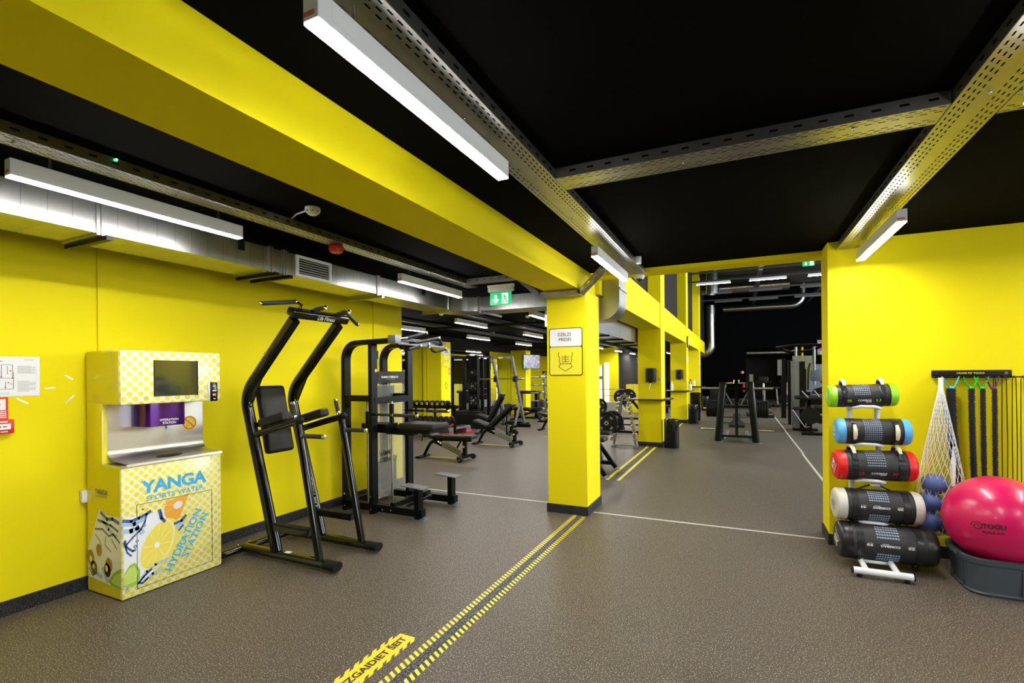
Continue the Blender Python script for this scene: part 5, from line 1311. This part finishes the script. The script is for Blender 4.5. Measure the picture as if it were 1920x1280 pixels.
for x in (-.325, .33): MB().box(x-.05, x+.05, -.05, .02, -.09, .07, bev=.01).build('j_hook', M_matte, bb_)
plate(.10, (-6.83, 13.36, 1.47), PI/2, 'small plate on the left of the barbell in the silver squat rack', 'plates in the squat rack')
plate(.10, (-6.12, 13.36, 1.47), PI/2, 'small plate on the right of the barbell in the silver squat rack', 'plates in the squat rack')
# ---- dark roller machine beside the far yellow column
rm_ = thing('ab_machine', 'low black pad machine standing before the second far yellow column', 'exercise machine', (-6.95, 16.4, 0))
MB().box(-.45, .35, -.25, .25, .90, 1.0, bev=.03).build('pad', M_vinyl, rm_)
MB().box(.22, .32, -.12, .12, .0, .92).box(-.42, -.34, -.1, .1, 0, .92).box(-.45, .40, -.2, .2, 0, .06).build('frame', M_satin, rm_)
# ---- tv on the second far column
tv = thing('television', 'wall television with colourful picture on the second far yellow column', 'television', (-7.36, 17.50, 2.10), 1.18)
MB().box(-.46, .46, -.02, .02, -.28, .28, bev=.006).build('casing', M_matte, tv)
M_tv = mat('tv_picture', (0.02, 0.02, 0.03), .2, emit=(0.2, 0.2, 0.4), es=.9)
N, L, b = nodes_of(M_tv); tc = N.new('ShaderNodeTexCoord'); no = N.new('ShaderNodeTexNoise'); no.inputs['Scale'].default_value = 9; L.new(tc.outputs['Object'], no.inputs['Vector'])
hs = N.new('ShaderNodeHueSaturation'); hs.inputs['Saturation'].default_value = 1.9; L.new(no.outputs['Color'], hs.inputs['Color']); gm_ = N.new('ShaderNodeGamma'); gm_.inputs['Gamma'].default_value = 3.0; L.new(hs.outputs['Color'], gm_.inputs['Color']); L.new(gm_.outputs['Color'], b.inputs['Emission Color'])
MB().box(-.44, .44, -.024, -.019, -.26, .26).build('screen', M_tv, tv)
MB().tube([(0, .02, 0), (-.10, .12, 0), (-.18, .25, 0)], .02, 8).build('bracket', M_matte, tv)
# ---- barbell rack with curved bars
ez = thing('barbell_rack', 'grey upright rack of curved barbells beside the signed column', 'rack', (-6.0, 15.35, 0))
MB().bar([(0, .12, 0), (0, 0, 1.62)], .07, .06, up=(0,1,0)).build('post', M_silver, ez); MB().bar([(.42, .12, 0), (.42, 0, 1.62)], .05, .06, up=(0,1,0)).build('post', M_satin, ez)
MB().box(-.05, .5, -.28, .32, 0, .06).build('base', M_satin, ez)
zs = (.42, .70, .97, 1.24, 1.50)
for z in zs: MB().box(-.03, .03, -.12, 0, z-.03, z-.012).box(.40, .44, -.12, 0, z-.03, z-.012).build('cradle_arm', M_silver, ez)
for i, z in enumerate(zs):
    b = thing('curved_barbell', 'silver curved barbell on the grey bar rack, %s from the floor' % ORD[i], 'barbell', (-5.82, 15.25, z), group='curved barbells on the rack')
    MB().tube([(-.62, 0, 0), (-.30, 0, 0), (-.16, 0, .045), (-.06, 0, -.03), (.06, 0, -.03), (.16, 0, .045), (.30, 0, 0), (.62, 0, 0)], .014, 10).build('bar', M_chrome, b)
    for s in (-1, 1): MB().cyl((s*.62, 0, 0), (s*.33, 0, 0), .024, 12).build('sleeve', M_steel, b)
# dark hangers high on the far yellow wall
tag(MB().box(-8.55, -8.38, 21.96, 22.0, 1.60, 1.72).build('wall_bracket', M_ink), 'small dark bracket on the far yellow wall left of the framed one', 'bracket')
tag(MB().box(-8.33, -7.9, 21.96, 22.0, 1.60, 1.63).box(-8.33, -7.9, 21.96, 22.0, 1.72, 1.75).box(-8.33, -8.24, 21.96, 22.0, 1.6, 1.75).box(-8.0, -7.9, 21.96, 22.0, 1.6, 1.75).build('wall_bracket', M_ink), 'dark open frame bracket on the far yellow wall under the television', 'bracket')

# ---- weight bench right behind the signed column
wb = thing('weight_bench', 'black weight bench with round plates just right of the signed column', 'bench', (-2.18, 7.75, 0))
for y in (-.38, .33):
    MB().bar([(.30, y, .03), (-.02, y, .46)], .06, .06, up=(0,1,0)).build('leg', M_satin, wb)
    MB().box(.24, .36, y-.06, y+.06, 0, .012).build('foot_plate', M_greysteel, wb)
MB().box(-.40, .26, .28, .36, .08, .14).box(-.5, .0, -.38, .33, .40, .44).build('frame', M_satin, wb)
MB().box(-.60, .22, -.12, .16, .50, .575, bev=.025).build('seat', M_vinyl, wb); MB().box(-.60, .16, .50, .72, .54, .60, bev=.02).build('backrest', M_vinyl, wb)
MB().bar([(-.1, .95, .02), (-.1, .62, .58)], .06, .06, up=(1,0,0)).box(-.3, .12, .90, 1.02, 0, .05).build('support', M_silver, wb)
MB().tube([(-.45, .80, 1.05), (-.05, .95, .70), (.02, 1.0, .60)], .03, 10).build('lever_arm', M_satin, wb)
MB().tube([(-.28, .9, .74), (.1, .9, .74)], .022, 10).build('peg', M_steel, wb)
plate(.205, (-2.17, 8.62, .715), .18, 'large black plate facing the viewer right of the signed column', 'plates of the weight bench', .04)
plate(.205, (-2.10, 8.76, .725), .18, 'large black plate just behind the one right of the signed column', 'plates of the weight bench', .04)
plate(.16, (-2.42, 9.05, .98), .5, 'upper black plate peeping out from behind the signed column', 'plates of the weight bench', .04)

# ---- chrome dumbbell tree
dtw = thing('dumbbell_tree', 'A-shaped silver dumbbell stand full of small chrome dumbbells right of the signed column', 'rack', (-2.27, 10.62, 0))
for s in (-1, 1):
    MB().bar([(s*.24, 0, .04), (s*.045, 0, 1.12)], .04, .04, up=(0,1,0)).build('post', M_silver, dtw)
    MB().box(s*.24-.03, s*.24+.03, -.14, .14, 0, .045).build('foot', M_silver, dtw)
MB().box(-.24, .24, -.02, .02, .02, .05).box(-.06, .06, -.02, .02, 1.08, 1.14).build('cross_bar', M_silver, dtw)
CD = thing('chrome_dumbbell', '', 'dumbbell')
for s in (-1, 1): MB().cyl((0, s*.095, 0), (0, s*.035, 0), .037, 14, bev=.006).build('head', M_chrome, CD)
MB().cyl((0, -.04, 0), (0, .04, 0), .013, 8).build('handle', M_chrome, CD)
cfirst = [True]
for s, nm in ((-1, 'left'), (1, 'right')):
    for k in range(10):
        z = .19+.098*k; x = -2.27+s*(.245-.18*(z-.04)/1.08+.03)
        loc = (x, 10.53, z); sc = 1.16-.045*k
        lab = 'chrome dumbbell on the %s arm of the silver stand, %s from the floor' % (nm, ORD[k])
        if cfirst[0]: cfirst[0] = False; o = CD; o.location = loc; tag(o, lab, 'dumbbell', 'chrome dumbbells on the stand')
        else: o = dup(CD, loc, 0, lab, 'chrome dumbbells on the stand')
        o.scale = (sc, 1, sc)
        MB().box(x-2.27*0+2.27-.03, x+2.27+.03, -.06, .0, z-.045*sc, z-.038*sc).build('hook', M_silver, dtw)
# ---- plate-loaded machine and flat bench behind it
pm_ = thing('plate_machine', 'black lever machine with round plates behind the chrome dumbbell stand', 'exercise machine', (-2.75, 13.2, 0))
MB().tube([(-.15, 0, 1.0), (.18, 0, .82), (.42, 0, .52), (.52, 0, .30)], .035, 10).build('lever_arm', M_satin, pm_)
MB().box(-.4, .6, -.05, .05, 0, .06).bar([(-.3, 0, .05), (-.12, 0, 1.02)], .07, .07, up=(0,1,0)).bar([(.5, 0, .05), (.5, 0, .35)], .07, .07, up=(0,1,0)).build('frame', M_satin, pm_)
plate(.205, (-2.86, 13.0, .98), .35, 'black plate on the lever machine behind the chrome stand, front one', 'plates of the lever machine', .04)
plate(.205, (-2.70, 13.12, .99), .35, 'black plate on the lever machine behind the chrome stand, rear one', 'plates of the lever machine', .04)
plate(.12, (-2.28, 13.1, .36), .35, 'small low plate on the lever machine beside the second column', 'plates of the lever machine', .04)
fb = thing('flat_bench', 'low black flat bench behind the chrome dumbbell stand', 'bench', (-2.70, 14.0, 0))
MB().box(-.45, .55, -.16, .16, .30, .36, bev=.02).build('pad', M_vinyl, fb)
for x in (-.35, .45): MB().box(x-.03, x+.03, -.15, .15, 0, .05).box(x-.03, x+.03, -.03, .03, 0, .31).build('leg', M_satin, fb)
MB().box(-.35, .45, -.03, .03, .12, .16).build('frame', M_satin, fb)
bn3 = thing('flat_bench', 'black bench glimpsed between the second and third columns', 'bench', (-2.75, 17.6, 0))
MB().box(-.1, .75, -.16, .16, .42, .50, bev=.02).build('pad', M_vinyl, bn3)
for x in (.1, .6): MB().bar([(x, 0, .0), (x+.1, 0, .43)], .06, .06, up=(0,1,0)).box(x-.04, x+.04, -.2, .2, 0, .04).build('leg', M_satin, bn3)

# ---- counters around the columns with what stands on them
for k, (a, b) in enumerate(ROW):
    t = thing('column_shelf', 'narrow dark counter wrapped around the %s yellow column of the row' % ('second', 'third', 'last')[k], 'shelf', (-1.78, (a+b)/2, 1.03))
    e0, e1 = (-.42, .42) if k < 2 else (-.35, .45)
    m = MB(); m.box(e0, e1, -.47, -.30, -.013, .013, bev=.004).box(e0, -.26, -.30, .30, -.013, .013).box(.26, e1, -.30, .45, -.013, .013)
    m.build('top', M_wood, t)
    g = MB()
    for x in (-.2, .2): g.bar([(x, -.45, -.02), (x, -.305, -.16)], .02, .02, up=(1,0,0))
    g.bar([(e1-.03, .2, -.02), (.252, .2, -.16)], .02, .02, up=(0,1,0)); g.bm.free()
for k in range(2):
    a = ROW[k][0]
    t = thing('paper_dispenser', 'black paper towel dispenser on the %s yellow column of the row' % ('second', 'third')[k], 'dispenser', (-1.745, a, 1.565))
    MB().prism([(-.11, 0), (-.115, .05), (-.10, .12), (-.05, .165), (.05, .165), (.10, .12), (.115, .05), (.11, 0)], -.15, .15, frame((0, 0, 0), (1, 0, 0), (0, -1, 0))).build('housing', M_binblk, t, ang=50)
    MB().cyl((0, -.08, -.15), (0, -.08, -.17), .035, 14).build('outlet', M_matte, t)
    MB().box(-.006, .006, -.168, -.164, -.02, -.008).build('lock', M_chrome, t)
    if k == 0:
        MB().tube([(.0, -.08, -.165), (-.01, -.082, -.22), (-.025, -.085, -.30)], [.014, .018, .016], 8, sx=1, sy=.4).build('paper_end', M_paper, t)
    else: MB().tube([(.0, -.08, -.165), (-.0, -.082, -.185)], [.012, .010], 8, sx=1, sy=.4).build('paper_end', M_paper, t)
sq_ = tag(MB().box(-1.60, -1.55, ROW[0][0]-.003, ROW[0][0]-.001, 1.44, 1.50).build('notice', M_greyink), 'tiny grey notice beside the dispenser on the second column', 'notice')
tag(MB().box(-1.5285, -1.5265, 11.05, 11.2, 1.45, 1.82).build('notice', M_signyel), 'narrow yellow notice on the hall side of the second column', 'notice')
for k, a in enumerate((16.62, 22.2)):
    o = tag(MB().box(-1.5285, -1.5265, a, a+.36, 1.95, 2.15).build('notice', M_paper), 'small white notice on the hall side of the %s column' % ('third', 'last')[k], 'notice')
    MB().box(-1.5265, -1.5260, a+.05, a+.30, 2.02, 2.04).box(-1.5265, -1.5260, a+.05, a+.25, 2.07, 2.09).build('text_lines', M_greyink, o)
ck = thing('wall_clock', 'round dark wall clock seen edge-on on the yellow beam above the third column', 'clock', (-1.535, 16.75, 2.62))
MB().lathe([(0, 0), (.19, 0), (.19, .035), (.175, .04), (0, .04)], 28, frame((0, 0, 0), (0, 1, 0), (0, 0, 1))).build('case', M_ink, ck)
MB().lathe([(0, .0405), (.165, .0405), (.165, .0415), (0, .0415)], 28, frame((0, 0, 0), (0, 1, 0), (0, 0, 1))).build('face', M_greyink, ck)
def bottle(loc, label, m=M_bottle, s=1.0):
    t = thing('spray_bottle', label, 'bottle', loc); t.scale = (s, s, s)
    MB().lathe([(0, 0), (.040, 0), (.043, .01), (.043, .17), (.034, .21), (.016, .235), (.016, .26), (0, .26)], 20).build('body', m, t)
    MB().box(-.014, .014, -.045, .018, .262, .305, bev=.006).build('trigger_head', M_white, t)
    return t
bottle((-2.03+.08, 16.22, 1.043), 'white spray bottle on the dark counter left of the third column')
bottle((-1.40, 16.28, 1.043), 'white spray bottle on the dark counter right of the third column')
bottle((-1.72, 21.85, 1.043), 'white spray bottle on the counter of the last column')
db_ = thing('dark_bottle', 'tall dark bottle behind the white one right of the third column', 'bottle', (-1.42, 16.55, 1.043))
MB().lathe([(0, 0), (.04, 0), (.04, .26), (.02, .31), (0, .31)], 16).build('body', M_matte, db_); MB().cyl((0, 0, .31), (0, 0, .36), .022, 12).build('cap', M_ink, db_)
for k, (x, y) in enumerate(((-1.33, 10.93), (-1.33, 16.42), (-1.30, 22.3))):
    t = thing('waste_bin', 'black round waste bin beside the %s yellow column of the row' % ('second', 'third', 'last')[k], 'bin', (x, y, 0))
    MB().lathe([(0, 0), (.150, 0), (.154, .01), (.154, .585), (.150, .60), (.142, .605), (.138, .59), (.138, .05), (0, .05)], 28).build('bin_body', M_binblk, t)
    l = MB()
    for i in range(10):
        a = 2*PI*i/10; l.tube([(.146*math.cos(a), .146*math.sin(a), .60), (.152*math.cos(a+.2), .152*math.sin(a+.2), .612), (.146*math.cos(a+.45), .146*math.sin(a+.45), .60)], .006, 6)
    l.build('bag_rim', M_binblk, t)
tag(MB().box(-.16, .16, -.12, .12, 0, .95, bev=.03).box(-.1, .1, -.16, -.10, .5, .9).build('water_cooler', M_binblk, None, (-1.35, 17.5, 0)), 'dark narrow stand behind the bin at the third column', 'stand')

# ---- far entrance: ramp, railing, extinguisher, reception
rp = thing('entrance_ramp', 'grey ramp platform before the far yellow wall', 'ramp', (-5.75, 21.0, 0))
MB().prism([(0, .36), (1.05, .36), (1.25, 0), (.18, 0)], 0, .35, frame((0, .35, 0), (1, 0, 0), (0, 0, 1))).build('platform', M_greyink, rp)
rl_ = MB(); rl_.tube([(.10, .1, .36), (.10, .1, .92), (1.15, .1, .92), (1.15, .1, .36)], .018, 8).tube([(.10, .1, .64), (1.15, .1, .64)], .014, 8); rl_.build('handrail', M_silver, rp)
fe = thing('fire_extinguisher', 'red fire extinguisher on its stand beside the far ramp', 'fire extinguisher', (-4.72, 21.7, 0))
MB().lathe([(0, .42), (.085, .42), (.09, .45), (.09, .82), (.06, .90), (.025, .93), (0, .93)], 18).build('cylinder', M_red, fe)
MB().box(-.03, .06, -.02, .02, .93, .99).tube([(.05, 0, .95), (.11, -.03, .85), (.11, -.03, .6)], .012, 6).box(-.05, .05, -.05, .05, 0, .42).build('valve', M_matte, fe)
rc = thing('reception_counter', 'yellow reception counter with dark top in the far corner of the training room', 'counter', (-4.25, 20.2, 0))
MB().box(0, .62, 0, .4, 0, 1.16).build('yellow_front', M_deskyel, rc); MB().box(.30, .31, -.004, 0, .6, 1.14).build('panel_joint', M_brownink, rc)
MB().box(.62, 1.6, .1, .6, 0, 1.22).build('side_cabinet', M_blackwall, rc); MB().box(.62, 1.35, -.1, .12, .62, .68).box(.64, .69, -.08, -.03, 0, .62).box(1.28, 1.33, -.08, -.03, 0, .62).build('lower_table', M_greyink, rc)
mo = thing('monitor', 'white back of a monitor on the reception counter', 'monitor', (-3.35, 20.5, 1.22)); MB().box(-.16, .12, -.02, .02, .06, .30, bev=.01).build('casing', M_white, mo); MB().box(-.04, .0, -.03, .05, 0, .08).build('stand', M_white, mo)
for k, x in enumerate((-3.60, -3.03)):
    tag(MB().lathe([(0, 0), (.05, 0), (.045, .10), (.02, .24), (.012, .30), (0, .30)], 14).build('bottle', M_white, None, (x, 20.45, 1.22)), 'white pump bottle on the reception counter, %s of the monitor' % ('left', 'right')[k], 'bottle')
kt = thing('counter_cabinet', 'dark cabinet with small items between the second and third columns', 'cabinet', (-3.0, 24.0, 0))
MB().box(-.4, .55, 0, .5, 0, 1.22).build('carcass', M_blackwall, kt); MB().box(.1, .5, -.01, 0, .2, 1.18).build('door', M_matte, kt)
tag(MB().box(-.12, .12, -.08, .08, 0, .22, bev=.03).box(-.03, .05, -.05, .05, .2, .34).build('supply_box', M_deskyel, None, (-2.75, 24.2, 1.22)), 'small yellow and white item on the dark cabinet between the columns', 'box')
# ================================================================== TALL HALL
pm6 = thing('chest_press_machine', 'black press machine with plates on both sides in the middle of the hall', 'exercise machine', (-.06, 12.3, 0))
for s in (-1, 1):
    MB().tube([(s*.40, 0, .0), (s*.34, .05, .7), (s*.29, .10, 1.28), (s*.285, .16, 1.36)], .078, 14, sx=.85, sy=1).build('front_upright', M_satin, pm6)
    MB().cyl((s*.40, 0, 0), (s*.40, 0, .012), .11, 18).build('foot_plate', M_greysteel, pm6)
    MB().tube([(s*.285, .12, 1.32), (s*.34, .9, .9), (s*.38, 1.5, .06)], .05, 12).build('rear_strut', M_gloss, pm6)
    MB().tube([(s*.30, .12, .06), (s*.24, .3, .10), (s*.22, 1.5, .08)], .04, 10).build('base_rail', M_greysteel, pm6)
    MB().tube([(s*.30, .15, 1.24), (s*.76, .15, 1.24)], .024, 12).build('upper_peg', M_steel, pm6)
    MB().tube([(s*.36, .18, .27), (s*.78, .18, .27)], .024, 12).build('lower_peg', M_steel, pm6)
    MB().tube([(s*.36, .45, .74), (s*.74, .45, .74)], .024, 12).build('middle_peg', M_steel, pm6)
    MB().tube([(s*.05, .1, 1.43), (s*.055, .08, 1.36), (s*.18, .12, 1.36), (s*.30, .2, 1.32)], .018, 8).build('handle', M_steel, pm6)
    MB().bar([(s*.05, .15, .78), (s*.24, .15, 1.15)], .03, .03, up=(0,1,0)).build('brace', M_greysteel, pm6)
    MB().box(s*.05, s*.24, .5, .58, .84, .98, bev=.02).build('shoulder_pad', M_vinyl, pm6)
    for k in range(5):
        plate(.205, (-.06+s*(.42+.055*k), 12.75, .74), PI/2, 'black plate on the %s of the hall press machine, %s from its frame' % ('left' if s < 0 else 'right', ORD[k]), 'plates on the hall press machine', .05)
MB().bar([(0, .1, .10), (0, .1, 1.30)], .06, .06, up=(0,1,0)).build('centre_post', M_gloss, pm6)
build_each(MB().box(-.32, .32, .06, .14, .78, .84).box(-.34, .34, .08, .16, 1.20, 1.26).box(-.36, .36, .06, .12, .10, .15), 'cross_beam', M_gloss, pm6)
st = MB(); st.prism([(-.17, 0), (.17, 0), (.17, .10), (.08, .30), (.07, .75), (-.07, .75), (-.08, .30), (-.17, .10)], 0, .07, frame((0, .35, .30), (1, 0, 0), (0, .95, .30))); st.build('seat', M_grip, pm6)
MB().box(-.30, .30, .9, .96, .48, .52).box(-.32, .32, 1.3, 1.36, .60, .64).box(-.30, .30, .6, .66, .36, .40).build('cross_rail', M_greysteel, pm6)
MB().box(.28, .36, .5, .56, 1.35, 1.56).build('instruction_plate', M_silver, pm6)

# ---- cable tower group at the right
ct = thing('cable_station', 'tall grey multi-station cable tower with blue shroud beside the right yellow wall', 'exercise machine', (1.38, 15.5, 0))
MB().box(-.06, .14, .0, .25, 0, 1.92, bev=.01).build('tower', M_greysteel, ct)
MB().box(.14, .26, -.02, .1, .0, 1.90).build('tower_post', M_satin, ct)
MB().box(-.02, .12, 1.5, 1.75, 0, 1.98).box(-.04, .1, 3.9, 4.1, 0, 2.1).build('rear_tower', M_satin, ct)
build_each(MB().box(.10, .62, 1.55, 1.60, 1.45, 2.10).box(-.16, -.03, 3.85, 3.9, 1.5, 2.05), 'grey_panel', M_silver, ct)
MB().tube([(-.3, 2.0, 2.38), (.2, 1.6, 2.42), (.9, 1.6, 2.42), (2.4, 1.6, 2.42)], .045, 10).tube([(-.3, 2.0, 2.38), (.05, 1.8, 2.22), (.6, 1.7, 2.25), (.9, 1.6, 2.40)], .04, 8).build('top_frame', M_satin, ct)
for x in (.20, .68, .98): MB().tube([(x, 1.65, 2.38), (x, 1.65, 1.2)], .035, 10).build('chrome_column', M_silver, ct)
MB().box(.48, .78, .7, .75, 1.35, 1.66, bev=.02).build('blue_shroud', M_blueshroud, ct)
MB().text('PRO', frame((.58, .698, 1.52), (1, 0, 0), (0, 0, 1)), w=.10, h=.03).build('mark', M_greyink, ct) if False else None
MB().bar([(.35, .9, .95), (.35, .9, 1.7)], .07, .05, up=(0,1,0)).bar([(.38, .5, 1.10), (.40, .5, 1.70), (.44, .5, 1.86)], .05, .05, up=(0,1,0)).build('lever', M_gloss, ct)
MB().bar([(.75, 1.0, 1.30), (1.25, 1.0, 1.62), (1.45, 1.0, 1.90)], .06, .06, up=(0,1,0)).tube([(1.10, .95, 1.98), (1.50, .95, 1.92)], .02, 8).build('press_arm', M_gloss, ct)
MB().box(.85, 1.15, .9, 1.0, 1.15, 1.42, bev=.03).build('head_pad', M_grip, ct)
ts = MB(); ts.lathe([(0, 1.22), (.25, 1.20), (.48, 1.12), (.54, 1.03), (.54, .99), (0, .99)], 28, Matrix.Translation((1.02, .6, 0)) @ Matrix.Diagonal((1.0, .6, 1, 1))); ts.build('round_pad', M_vinyl, ct)
for x in (.40, 1.55): MB().box(x-.05, x+.05, .5, .62, 0, 1.04).build('pad_post', M_satin, ct)
MB().box(.38, 1.58, .5, .6, .68, .92).build('pad_beam', M_satin, ct)
# ---- seated leg machine in front of it
lm = thing('leg_machine', 'low black seated leg machine with cross feet in front of the cable tower', 'exercise machine', (1.68, 14.4, 0))
MB().box(-.24, .26, -.05, .06, .0, .065, bev=.015).build('front_foot', M_satin, lm); MB().box(-.36, .24, .93, 1.05, 0, .07, bev=.015).build('rear_foot', M_satin, lm)
MB().bar([(0, 0, .05), (0, 1.0, .05)], .06, .05).bar([(0, .55, .05), (0, .55, .62)], .10, .08, up=(0,1,0)).build('frame', M_satin, lm)
MB().tube([(-.42, .3, .62), (-.22, .3, .30), (-.13, .3, .16), (-.02, .3, .18)], .014, 8).build('bent_bar', M_silver, lm)
MB().box(-.34, .34, .5, .72, .88, .98, bev=.03).build('upper_pad', M_vinyl, lm)
MB().box(-.38, -.06, .70, 1.0, .58, .66, bev=.03).box(.16, .50, .75, 1.02, .60, .68, bev=.03).build('seat_pad', M_vinyl, lm)
MB().tube([(-.03, .5, .92), (-.18, .5, 1.10)], .018, 8).tube([(.22, .5, .95), (.10, .5, 1.12)], .014, 8).build('grip_bar', M_silver, lm)
MB().cyl((.02, .5, .45), (.02, .62, .45), .22, 20).cyl((.30, .8, .42), (.30, .9, .42), .20, 18).build('cam_wheel', M_matte, lm)
MB().box(.02, .32, .6, .66, .46, .50).build('link_arm', M_steel, lm)
# ---- cardio machines far back
def bike(label, loc, rz):
    t = thing('exercise_bike', label, 'exercise machine', loc, rz)
    MB().box(-.06, .06, -.55, .55, .03, .12).box(-.28, .28, -.55, -.45, 0, .07).box(-.28, .28, .45, .55, 0, .07).build('base', M_matte, t)
    MB().tube([(0, -.30, .1), (0, -.38, 1.12)], .045, 12).build('front_post', M_steel, t)
    MB().tube([(0, .25, .1), (0, .33, .85)], .04, 12).build('seat_post', M_steel, t)
    MB().cyl((-.07, -.1, .36), (.07, -.1, .36), .25, 24).build('flywheel_cover', M_matte, t)
    MB().box(-.12, .12, .20, .48, .85, .93, bev=.03).build('saddle', M_vinyl, t)
    MB().box(-.20, .20, -.47, -.36, 1.16, 1.42, bev=.03).tube([(-.28, -.15, 1.18), (-.22, -.38, 1.14), (.22, -.38, 1.14), (.28, -.15, 1.18)], .022, 8).build('console', M_matte, t)
    return t
bike('exercise bike with black console standing before the opening in the far wall', (.98, 23.9, 0), PI)
bike('dark exercise bike half hidden beside the cable tower in the far opening', (1.80, 25.9, 0), PI*.75)
tm = thing('treadmill', 'treadmill with silver deck partly behind the hall press machine', 'treadmill', (.70, 19.8, 0))
MB().box(-.45, .42, -.4, .9, 0, .12, bev=.02).build('deck', M_matte, tm); MB().box(-.40, .38, -.42, -.36, .10, .145).build('deck_edge', M_silver, tm)
bm_ = thing('back_machine', 'dark machine with round plates behind the last column', 'exercise machine', (-.95, 24.3, 0))
MB().box(-.28, .28, -.2, .2, 0, .9, bev=.03).tube([(-.1, 0, .95), (.35, 0, 1.0)], .02, 8).build('body', M_matte, bm_)
# ---- wall things of the hall
o = tag(MB().box(.08, .24, 29.985, 29.998, 1.55, 1.70).build('fire_sign', M_redsign), 'small red and white fire sign on the black end wall of the hall', 'sign'); MB().box(.16, .235, 29.98, 29.986, 1.56, 1.69).build('white_field', M_white, o)
tag(MB().lathe([(0, 0), (.07, 0), (.07, .42), (.03, .5), (0, .5)], 14).build('fire_extinguisher', M_red, None, (.22, 29.7, .55)), 'red extinguisher far back on the black end wall seen through the press machine', 'fire extinguisher')
t2 = thing('television', 'small wall television on the black end wall beside the right yellow wall', 'television', (4.05, 29.9, 2.9)); MB().box(-.35, .55, -.03, .04, -.42, .42).build('casing', M_matte, t2); MB().box(-.31, .52, -.034, -.029, -.38, .38).build('screen', M_tv, t2)
mr = tag(MB().box(2.3, 3.3, 24.95, 24.97, .6, 1.95).build('wall_mirror', M_blueshroud), 'bluish glass panel behind the cable tower', 'panel')

# ------------------------------------------------------------------ world
w = bpy.data.worlds.new('world'); SC.world = w; w.use_nodes = True
w.node_tree.nodes['Background'].inputs['Color'].default_value = (0.75, 0.85, 1.0, 1)
w.node_tree.nodes['Background'].inputs['Strength'].default_value = 1.2
